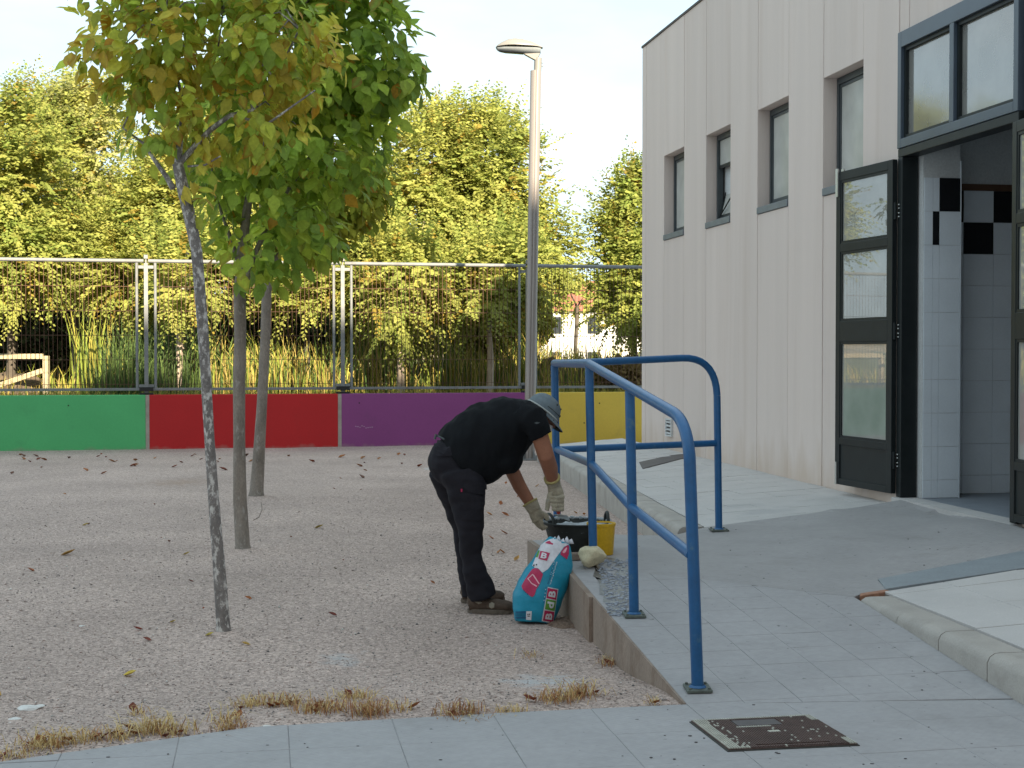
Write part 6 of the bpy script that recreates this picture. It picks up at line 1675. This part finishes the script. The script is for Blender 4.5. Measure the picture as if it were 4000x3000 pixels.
# ------------------------------------------------------------------ cement bag with its print
def bag():
    mb = MB()
    pts = [(2084, 2450), (2087, 2412), (2100, 2362), (2117, 2308), (2143, 2240), (2161, 2190), (2173, 2145), (2186, 2112)]
    half = [72, 88, 98, 97, 86, 78, 66, 44]
    dep = [0.060, 0.080, 0.090, 0.092, 0.090, 0.080, 0.062, 0.03]
    Yb = 8.52
    P3 = [D(px, py, Yb + 0.07*i/7) for i, (px, py) in enumerate(pts)]
    c0 = P3[0]; 
    mb.loft(P3, [(h*Yb/FPX, d) for h, d in zip(half, dep)], 36)
    root = empty('cement_bag', (P3[1].x, P3[1].y, -0.125)); tag(root, 'crumpled turquoise and white cement bag leaning on the ramp wall', 'bag')
    sh = put('bag', soft(mb, 0.0075, 4, 0.012, 8, 5.0, (1, 1, 0.7)), M['bag_blue'], root)
    lo = min((world_matrix(sh) @ v.co).z for v in sh.data.vertices)
    dz = -0.124 - lo
    for v in sh.data.vertices: v.co.z += dz if v.co.z < 0.02 else dz * max(0, 1 - (v.co.z - 0.02)/0.2)
    bv = bvh_of(sh)
    Q = lambda lst: [(1950 + x/3.6875, 2050 + y/3.6875) for x, y in lst]           # coordinates on the enlarged view
    dc = lambda name, lst, off, m, cell=7: decal(name, Q(lst), bv, off, M[m], root, cell)
    dc('white_print', [(720, 215), (655, 250), (600, 300), (560, 400), (520, 490), (480, 590), (520, 625), (560, 625), (625, 690), (700, 640), (760, 560), (820, 470), (880, 390), (930, 320), (1000, 285), (990, 240), (900, 205), (800, 190)], 0.0022, 'bag_white')
    dc('magenta_panel', [(525, 622), (575, 640), (632, 712), (585, 850), (535, 930), (512, 1010), (480, 1040), (445, 1025), (340, 930), (325, 880), (380, 780), (440, 690), (480, 640)], 0.0034, 'bag_pink')
    dc('magenta_panel', [(985, 290), (1002, 310), (1000, 420), (970, 500), (950, 480), (880, 430), (890, 390), (930, 330)], 0.0034, 'bag_pink')
    dc('magenta_panel', [(700, 240), (735, 235), (745, 255), (780, 275), (770, 292), (665, 268)], 0.0034, 'bag_pink')
    for lst in ([(408, 778), (482, 708), (505, 722), (478, 732), (424, 782)], [(482, 708), (505, 722), (555, 800), (585, 850), (570, 858), (540, 810), (490, 735)], [(408, 778), (424, 776), (470, 838), (550, 880), (540, 896), (462, 850)]):
        dc('trowel_outline', lst, 0.0048, 'bag_rose', 5)
    dc('leaf_mark', [(905, 395), (960, 330), (975, 340), (950, 400), (925, 410)], 0.0048, 'bag_rose', 5)
    # navy caption lines down the bag
    rnd = random.Random(4)
    for j in range(26):
        t = j/26; x0 = 800 - 95*t; y0 = 530 + 330*t
        for q in range(2):
            x = x0 + q*34 + rnd.uniform(-4, 4) - 12; y = y0 + rnd.uniform(-5, 5); w = rnd.uniform(9, 17); h = rnd.uniform(4, 8)
            dc('caption', [(x, y), (x + w, y + 3), (x + w - 2, y + h + 3), (x - 2, y + h)], 0.0034, 'bag_white' if (q == 1 or rnd.random() < 0.3) else 'bag_dark', 6)
    for j in range(9):
        y = 900 + j*26; x = 668 - j*4; dc('caption', [(x, y), (x + 12, y + 2), (x + 10, y + 12), (x - 2, y + 10)], 0.0034, 'bag_white' if j % 2 else 'bag_dark', 6)
    for lst in ([(355, 940), (372, 950), (366, 962), (350, 950)], [(378, 962), (396, 976), (388, 986), (372, 972)], [(402, 984), (424, 1000), (416, 1012), (396, 996)]): dc('caption', lst, 0.0034, 'bag_dark', 6)
    # dark teal box and white label at the foot
    for y0, y1, m in ((1246, 1262, 'bag_dark'), (1266, 1322, 'bag_teal'), (1326, 1340, 'bag_dark'), (1344, 1358, 'bag_teal')):
        dc('band', [(232, y0 + 4), (385, y0), (383, y1), (240, y1 + 2)], 0.0024, m)
    dc('label', [(392, 1243), (470, 1243), (462, 1372), (388, 1366)], 0.0026, 'bag_white')
    for lst in ([(408, 1280), (422, 1278), (424, 1300), (410, 1302)], [(434, 1276), (448, 1276), (446, 1296), (432, 1298)], [(410, 1310), (446, 1308), (444, 1318), (409, 1322)]): dc('caption', lst, 0.0038, 'bag_ink', 6)
    # lettering: squares with white letters, turned along the bag
    def letter(ch, corners, fill, lab):
        # corners of the square: text-left-bottom, text-right-bottom, text-right-top, text-left-top
        cu = bpy.data.curves.new('letter', 'FONT'); cu.body = ch; cu.size = 1.0; cu.offset = 0.035; cu.resolution_u = 3
        ob = bpy.data.objects.new('letter', cu); COL.objects.link(ob)
        dg = bpy.context.evaluated_depsgraph_get(); dg.update()
        me = bpy.data.meshes.new_from_object(ob.evaluated_get(dg)); bpy.data.objects.remove(ob)
        xs = [v.co.x for v in me.vertices]; ys = [v.co.y for v in me.vertices]
        x0, x1, y0, y1 = min(xs), max(xs), min(ys), max(ys)
        A, B, C_, D_ = [Vector((*p, 0)) for p in Q(corners)]
        bm = bmesh.new(); bm.from_mesh(me)
        bmesh.ops.triangulate(bm, faces=bm.faces)
        bmesh.ops.subdivide_edges(bm, edges=[e for e in bm.edges if e.calc_length() > 0.35], cuts=1)
        for v in bm.verts:
            u = 0.20 + 0.60*(v.co.x - x0)/(x1 - x0); w = 0.16 + 0.68*(v.co.y - y0)/(y1 - y0)
            p = (A*(1-u) + B*u)*(1-w) + (D_*(1-u) + C_*u)*w
            r = ray(p.x, p.y).normalized(); h, n, i, d = bv.ray_cast(ORIGIN, r)
            if h is not None: v.co = h + (n if n.dot(r) < 0 else -n)*0.0072
        m2 = bpy.data.meshes.new('letter'); bm.to_mesh(m2); bm.free(); m2.materials.append(M['bag_white']); 
        mx = 0.0
        sq = decal('letter_square', Q(corners), bv, 0.0054, M[fill], root, 6); sq['label'] = lab
        link('letter', m2, sq)
    dc('letter_backing', [(700, 895), (845, 925), (770, 1420), (610, 1380)], 0.0040, 'bag_white')
    letter('B', [(820, 1075), (838, 930), (706, 905), (676, 1055)], 'bag_pink', 'magenta square with a white letter B, top of the column') if False else None
    # text runs up the bag: its left is at the bottom of each square, its top towards the left side
    letter('B', [(768, 1398), (786, 1250), (652, 1228), (628, 1372)], 'bag_pink', 'lower magenta square with a white letter B')
    letter('d', [(790, 1238), (810, 1092), (676, 1068), (655, 1212)], 'bag_green', 'green square with a white letter d')
    letter('B', [(812, 1080), (834, 936), (700, 908), (676, 1052)], 'bag_pink', 'upper magenta square with a white letter B')
    letter('B', [(570, 490), (688, 522), (735, 408), (600, 380)], 'bag_pink', 'magenta square with a white letter B on the white film')
    dc('green_square', [(592, 372), (560, 470), (532, 470), (568, 378)], 0.0050, 'bag_green')
    dc('caption', [(495, 580), (512, 565), (512, 600), (494, 602)], 0.0040, 'bag_ink', 6); dc('caption', [(528, 570), (548, 562), (552, 582), (534, 590)], 0.0040, 'window_frame', 6)
    # gathered torn mouth
    mb = MB(); tp = P3[-1]
    for i, (dx, h) in enumerate(((-0.055, 0.02), (-0.03, 0.045), (-0.005, 0.05), (0.02, 0.035), (0.045, 0.045), (0.07, 0.03))):
        b = tp + Vector((dx, -0.01 + 0.012*(i % 3), -0.02)); w = 0.017
        mb.add([b + Vector((-w, -0.008, 0)), b + Vector((w, -0.006, 0)), b + Vector((w*0.6, 0.0, h*0.6)), b + Vector((0.004*(i % 2), 0.01, h)), b + Vector((-w*0.7, 0.002, h*0.7)),
                b + Vector((-w, 0.012, 0)), b + Vector((w, 0.012, 0)), b + Vector((w*0.5, 0.014, h*0.6)), b + Vector((0.004*(i % 2), 0.014, h*0.98)), b + Vector((-w*0.6, 0.015, h*0.7))],
               [(0,1,2,3,4), (9,8,7,6,5), (0,5,6,1), (1,6,7,2), (2,7,8,3), (3,8,9,4), (4,9,5,0)])
    mb.build('mouth', M['bag_white'], root, smooth=True)
bag()

# ------------------------------------------------------------------ ground litter
def curled_leaf(name, px, py, size, col, rz, z=None, tilt=0.25, label=None, group=None, curl=0.8):
    p = G(px, py, -0.12)
    for _ in range(3): p = G(px, py, gravel_z(p.x, p.y) + 0.004)
    V = leaf_template(-curl, 0.85) ; V[:, 2] += 0.35*np.abs(V[:, 1])
    V = V * size
    R = np.array(Matrix.Rotation(rz, 3, 'Z') @ Matrix.Rotation(random.uniform(-tilt, tilt), 3, 'X'))
    V = V @ R.T; V[:, 2] -= V[:, 2].min()
    me = np_mesh(name, V, LEAF_F, M['dry_leaf'], np.repeat(np.array(col)[None], 10, 0) * np.random.default_rng(int(px)).uniform(0.7, 1.3, (10, 1)), smooth=True)
    o = link(name, me); o.location = p
    return tag(o, label, 'leaf', group)
random.seed(17)
RUST = [(0.22, 0.055, 0.02), (0.16, 0.04, 0.02), (0.28, 0.10, 0.03), (0.12, 0.05, 0.03), (0.30, 0.13, 0.05)]
for k in range(48):
    px = random.uniform(0, 1640); py = 1775 + abs(random.gauss(0, 32))
    curled_leaf('fallen_leaf', px, py, random.uniform(0.05, 0.12), random.choice(RUST), random.uniform(0, 6.28), group='dry leaves blown along the foot of the painted wall', label='small dry rust coloured leaf lying near the foot of the painted wall')
for k in range(26):
    px = random.uniform(0, 1650); py = random.uniform(1850, 2400)
    if abs(px - 880) < 40: continue
    curled_leaf('fallen_leaf', px, py, random.uniform(0.018, 0.042), random.choice(RUST + [(0.13, 0.10, 0.08)]*3), random.uniform(0, 6.28), group='tiny leaf scraps scattered over the open gravel', label='tiny brown leaf scrap scattered on the open gravel')
SP = [(236, 2168, 0.11, (0.36, 0.20, 0.05), 'curled tan leaf at the left of the gravel, largest on its own'), (712, 2166, 0.06, (0.42, 0.30, 0.04), 'yellow leaf on the gravel left of the straight trunk'), (1228, 2062, 0.08, (0.38, 0.28, 0.06), 'pale yellow leaf lying right of the second trunk'),
      (320, 2052, 0.06, (0.42, 0.30, 0.05), 'small yellow leaf on the gravel far left of the trunks'), (480, 2637, 0.07, (0.50, 0.36, 0.05), 'bright yellow narrow leaf near the path'), (560, 2458, 0.055, (0.24, 0.04, 0.02), 'red brown leaf left of the leaning trunk foot'),
      (592, 2502, 0.05, (0.20, 0.05, 0.03), 'dark red leaf below another near the leaning trunk'), (1318, 2404, 0.055, (0.14, 0.03, 0.02), 'dark red leaf between the leaning trunk and the workman'), (980, 2518, 0.05, (0.40, 0.24, 0.05), 'ochre leaf right of the leaning trunk foot'),
      (800, 2482, 0.05, (0.42, 0.32, 0.06), 'pale yellow leaf beside the foot of the leaning trunk'), (135, 2230, 0.06, (0.26, 0.08, 0.03), 'rust leaf below the curled tan leaf'), (984, 2340, 0.05, (0.30, 0.10, 0.03), 'small orange leaf right of the leaning trunk'),
      (662, 2430, 0.045, (0.46, 0.34, 0.05), 'tiny yellow leaf left of the leaning trunk'), (5, 2716, 0.07, (0.46, 0.26, 0.03), 'orange leaf cut by the left edge of the view')]
for px, py, sz, col, lab in SP: curled_leaf('fallen_leaf', px, py, sz, col, random.uniform(-0.4, 0.4) + (pi if random.random() < 0.5 else 0), label=lab, group='yellow and red leaves lying singly on the gravel')
ZL = [(1955, 1972, 0.11), (1990, 2015, 0.12), (1925, 2012, 0.1), (1985, 2085, 0.11), (1930, 2105, 0.08), (1975, 2160, 0.09), (2010, 2190, 0.1), (1940, 2160, 0.08), (2090, 1900, 0.09), (1975, 1890, 0.08), (2020, 1940, 0.08), (2255, 2005, 0.08), (2285, 2010, 0.07), (1700, 2280, 0.06)]
for px, py, sz in ZL:
    curled_leaf('fallen_leaf', px, py, sz*0.62, random.choice([(0.36, 0.15, 0.04), (0.30, 0.10, 0.035), (0.42, 0.22, 0.06)]), random.uniform(0, 6.28), tilt=0.6, curl=1.2, group='curled orange leaves between the workman and the kerb', label='curled orange leaf on the gravel between the workman and the kerb')

# dry grass tufts along the path edge
def tuft(px, py, rx, n, h, seed, label, tone=0.5, leaves=3):
    g = np.random.default_rng(seed)
    p = G(px, py, -0.05)
    for _ in range(4): p = G(px, py, gravel_z(p.x, p.y))
    w = rx * p.y / FPX
    root = empty('dry_grass_tuft', p); tag(root, label, 'grass tuft', 'dry grass tufts along the path edge')
    b = np.stack([g.normal(0, w*0.62, n), g.normal(0, 0.05, n), np.zeros(n)], 1)
    b[:, 2] = [gravel_z(p.x + a, p.y + c) - p.z - 0.002 for a, c, _ in b]
    n_ = n; hh = h * g.uniform(0.3, 1.0, n); a = g.uniform(0, 2*pi, n); ln = np.stack([np.cos(a), np.sin(a)], 1) * (hh * g.uniform(0.5, 1.7, n))[:, None]
    wv = np.stack([-np.sin(a), np.cos(a), np.zeros(n)], 1) * g.uniform(0.0011, 0.0022, (n, 1))
    mid = b + np.stack([ln[:, 0]*0.45, ln[:, 1]*0.45, hh*0.75], 1); tip = b + np.stack([ln[:, 0], ln[:, 1], hh*g.uniform(0.4, 1.0, n)], 1)
    V = np.stack([b - wv, b + wv, mid + wv, mid - wv, tip + wv*0.2, tip - wv*0.2], 1).reshape(-1, 3)
    F = (np.array([(0, 1, 2, 3), (3, 2, 4, 5)])[None] + 6*np.arange(n)[:, None, None]).reshape(-1, 4)
    c = np.array([(0.62, 0.47, 0.22), (0.54, 0.36, 0.15), (0.40, 0.20, 0.085), (0.27, 0.11, 0.05)])
    pr = np.array([1.15-tone, 1-tone*0.7, tone*0.8, tone*0.4]); pr /= pr.sum()
    C = c[g.choice(4, n, p=pr)] * g.uniform(0.8, 1.2, (n, 1))
    o = link('blades', np_mesh('blades', V, F, M['blade'], np.repeat(C, 6, 0)), root, world_coords=False); o['kind'] = 'stuff'
    for i in range(leaves):
        Vl = leaf_template(-1.0, 0.8); Vl[:, 2] += 0.4*np.abs(Vl[:, 1]); Vl = Vl * g.uniform(0.035, 0.06)
        R = np.array(Matrix.Rotation(g.uniform(0, 6.28), 3, 'Z') @ Matrix.Rotation(g.uniform(-0.5, 0.5), 3, 'X')); Vl = Vl @ R.T
        Vl[:, 2] += -Vl[:, 2].min() + 0.008; Vl[:, 0] += g.normal(0, w*0.6); Vl[:, 1] += g.normal(0, 0.03)
        link('dry_leaf', np_mesh('dry_leaf', Vl, LEAF_F, M['dry_leaf'], np.repeat(np.array(RUST[int(g.integers(0, 3))])[None], 10, 0), smooth=True), root, world_coords=False)
T = [(40, 2960, 70, 150, 0.05, 'sparse straw tuft at the left corner of the path', 0.25, 1), (185, 2915, 75, 330, 0.075, 'dense straw tuft with a red leaf near the left path corner', 0.4, 3), (330, 2895, 60, 200, 0.06, 'low straw tuft second along the path edge', 0.35, 2),
     (455, 2880, 55, 170, 0.06, 'small straw tuft holding dark red leaves', 0.4, 3), (600, 2858, 75, 360, 0.085, 'tallest straw coloured tuft on the path edge', 0.2, 2), (690, 2868, 50, 150, 0.055, 'thin straw tuft just right of the tallest one', 0.3, 3),
     (890, 2815, 45, 130, 0.06, 'upright blond tuft standing apart from the path', 0.2, 1), (905, 2868, 60, 200, 0.05, 'flattened brown tuft by the path edge', 0.8, 4), (985, 2758, 70, 260, 0.06, 'blond tuft with a rust leaf a step off the path', 0.4, 2),
     (1120, 2750, 60, 240, 0.06, 'mixed straw and brown tuft in the middle of the row', 0.55, 2), (1250, 2775, 85, 400, 0.065, 'wide reddish brown tuft in the middle of the row', 0.75, 2), (1390, 2725, 70, 220, 0.05, 'pale flat tuft set farthest back in the row', 0.2, 1),
     (1440, 2790, 65, 330, 0.085, 'dense reddish brown tuft right of the middle', 0.95, 1), (1560, 2770, 45, 100, 0.045, 'few pale stalks right of the dense brown tuft', 0.3, 1), (1790, 2800, 70, 340, 0.075, 'spiky red brown tuft between middle and ramp', 0.9, 1),
     (1990, 2790, 60, 180, 0.045, 'low straw tuft left of the double tuft by the ramp', 0.2, 0), (2170, 2735, 75, 320, 0.065, 'brown tuft in front of the ramp with dark stalks', 0.8, 2), (2270, 2715, 55, 240, 0.085, 'blond and brown tuft nearest the ramp wall', 0.5, 2),
     (2370, 2595, 40, 150, 0.05, 'small tuft at the foot of the ramp wall', 0.6, 1), (2065, 2560, 45, 110, 0.03, 'faint low tuft in the gravel before the cement bag', 0.6, 0), (540, 2790, 35, 70, 0.05, 'lone sprig with a brown leaf in the open gravel', 0.6, 1), (2545, 2745, 25, 60, 0.04, 'tiny sprig in the corner of ramp and path', 0.5, 1)]
for i, (px, py, rx, n, h, lab, tone, lv) in enumerate(T): tuft(px, py, rx*1.12, int(n*0.55), h*1.05, 60 + i, lab, tone, lv)

# pebbles: loose grit of the yard, too many to count
def pebbles():
    g = np.random.default_rng(91); n = 26000
    u = g.random(n); y = 5.0 + 11.0 * u ** 1.7; x = g.uniform(-0.40, 0.14, n) * y
    keep = np.array([(b > edge_y(a) + 0.01) and (a < 0.74 - 0.15*(b - 6.08) if b > 6.0 else True) and (b > 10.2 or a < 0.744) for a, b in zip(x, y)])
    x, y = x[keep], y[keep]; n = len(x)
    z = np.array([gravel_z(a, b) for a, b in zip(x, y)])
    r = g.uniform(0.0025, 0.0062, n) * np.where(g.random(n) < 0.05, 1.9, 1)
    O = np.array([(1,0,0),(0,1,0),(-1,0,0),(0,-1,0),(0,0,1),(0,0,-0.6)], float)
    F0 = np.array([(0,1,4),(1,2,4),(2,3,4),(3,0,4),(1,0,5),(2,1,5),(3,2,5),(0,3,5)])
    V = O[None] * g.uniform(0.6, 1.4, (n, 6, 1)); V[:, :, 2] *= 0.7
    a = g.uniform(0, 2*pi, n); c, s = np.cos(a)[:, None], np.sin(a)[:, None]
    X = V[:, :, 0]*c - V[:, :, 1]*s; Y = V[:, :, 0]*s + V[:, :, 1]*c
    V = np.stack([X, Y, V[:, :, 2]], 2) * r[:, None, None] + np.stack([x, y, z + r*0.15], 1)[:, None, :]
    cols = np.array([(0.36, 0.285, 0.25), (0.29, 0.24, 0.22), (0.41, 0.305, 0.265), (0.15, 0.14, 0.135), (0.40, 0.36, 0.33), (0.66, 0.64, 0.60)])
    C = cols[g.choice(6, n, p=[.32, .27, .21, .13, .055, .015])] * g.uniform(0.8, 1.2, (n, 1))
    o = link('pebbles', np_mesh('pebbles', V.reshape(-1, 3), (F0[None] + 6*np.arange(n)[:, None, None]).reshape(-1, 3), M['pebble'], np.repeat(C, 6, 0))); tag(o, kind='stuff')
pebbles()
for i, (px, py, r) in enumerate(((118, 2770, 0.055), (160, 2757, 0.03), (57, 2808, 0.03), (45, 2822, 0.018), (320, 2445, 0.022), (1040, 2836, 0.022), (803, 2812, 0.02))):
    p = G(px, py, -0.1)
    for _ in range(3): p = G(px, py, gravel_z(p.x, p.y))
    lab = ['largest flat white stone chip at the left of the gravel', 'small white chip touching the largest white one', 'oval white chip below the largest white one', 'tiniest white chip at the left edge of the gravel', 'white pebble far up the gravel left of the leaning trunk', 'white shell like pebble between the straw tufts', 'small white pebble left of the straw tufts'][i]
    rock('white_stone', (p.x, p.y, p.z - 0.006), r, 70 + i, M['house_white'], lab, 'stone', (1.2, 0.8, 0.22))
# earth heap and grit at the foot of the bag
c = G(2225, 2440, -0.12); mb = MB(); n = 20; rows = 6
for i in range(rows + 1):
    t = i/rows
    for k in range(n):
        a = 2*pi*k/n; rr = 0.16*cos(t*pi/2); p = Vector((c.x + rr*cos(a), c.y + rr*1.2*sin(a) + 0.03, -0.135 + 0.045*sin(t*pi/2)))
        p.z += 0.012*noise.noise(p*30) + 0.008*noise.noise(p*70); mb.v.append(tuple(p))
for i in range(rows):
    for k in range(n): mb.f.append((i*n+k, i*n+(k+1) % n, (i+1)*n+(k+1) % n, (i+1)*n+k)); mb.m.append(0)
o = mb.build('earth_heap', make_mat('spilt_earth', (0.17, 0.115, 0.085), 0.95, 0.3, 40, fine=120, fine_var=0.35, bump=0.6, bump_scale=90), smooth=True); tag(o, 'small brown spill of earth at the foot of the cement bag', 'earth heap')
# crumbs and small twigs dropped on the paving
mb = MB(); g = np.random.default_rng(77)
for _ in range(90):
    px, py = g.uniform(2350, 3950), g.uniform(2060, 2990)
    if _ % 3 == 0: px, py = g.uniform(300, 3950), g.uniform(2860, 2995)
    p = G(px, py, 0.0)
    z = 0.0
    if p.y > 6.1 or py < 2720:
        p = G(px, py, 0.1)
        for _i in range(5): z = RAMP(p.y) if p.y < 8.2 else land_z(p.x, p.y); p = G(px, py, z)
        if not (KERB(p.y) < p.x and 0.8 < p.x < RK(p.y) - 0.1 if p.y < 8 else (0.5 < p.x < 3.0 and p.y < 10.8 and p.x < 3.6 - (9.6 - p.y))): continue
    r = g.uniform(0.002, 0.0055); mb.ball((p.x, p.y, z + r*0.3), (r*g.uniform(1, 2), r, r*0.5), n=6)
o = mb.build('crumbs', M['drain']); tag(o, kind='stuff')
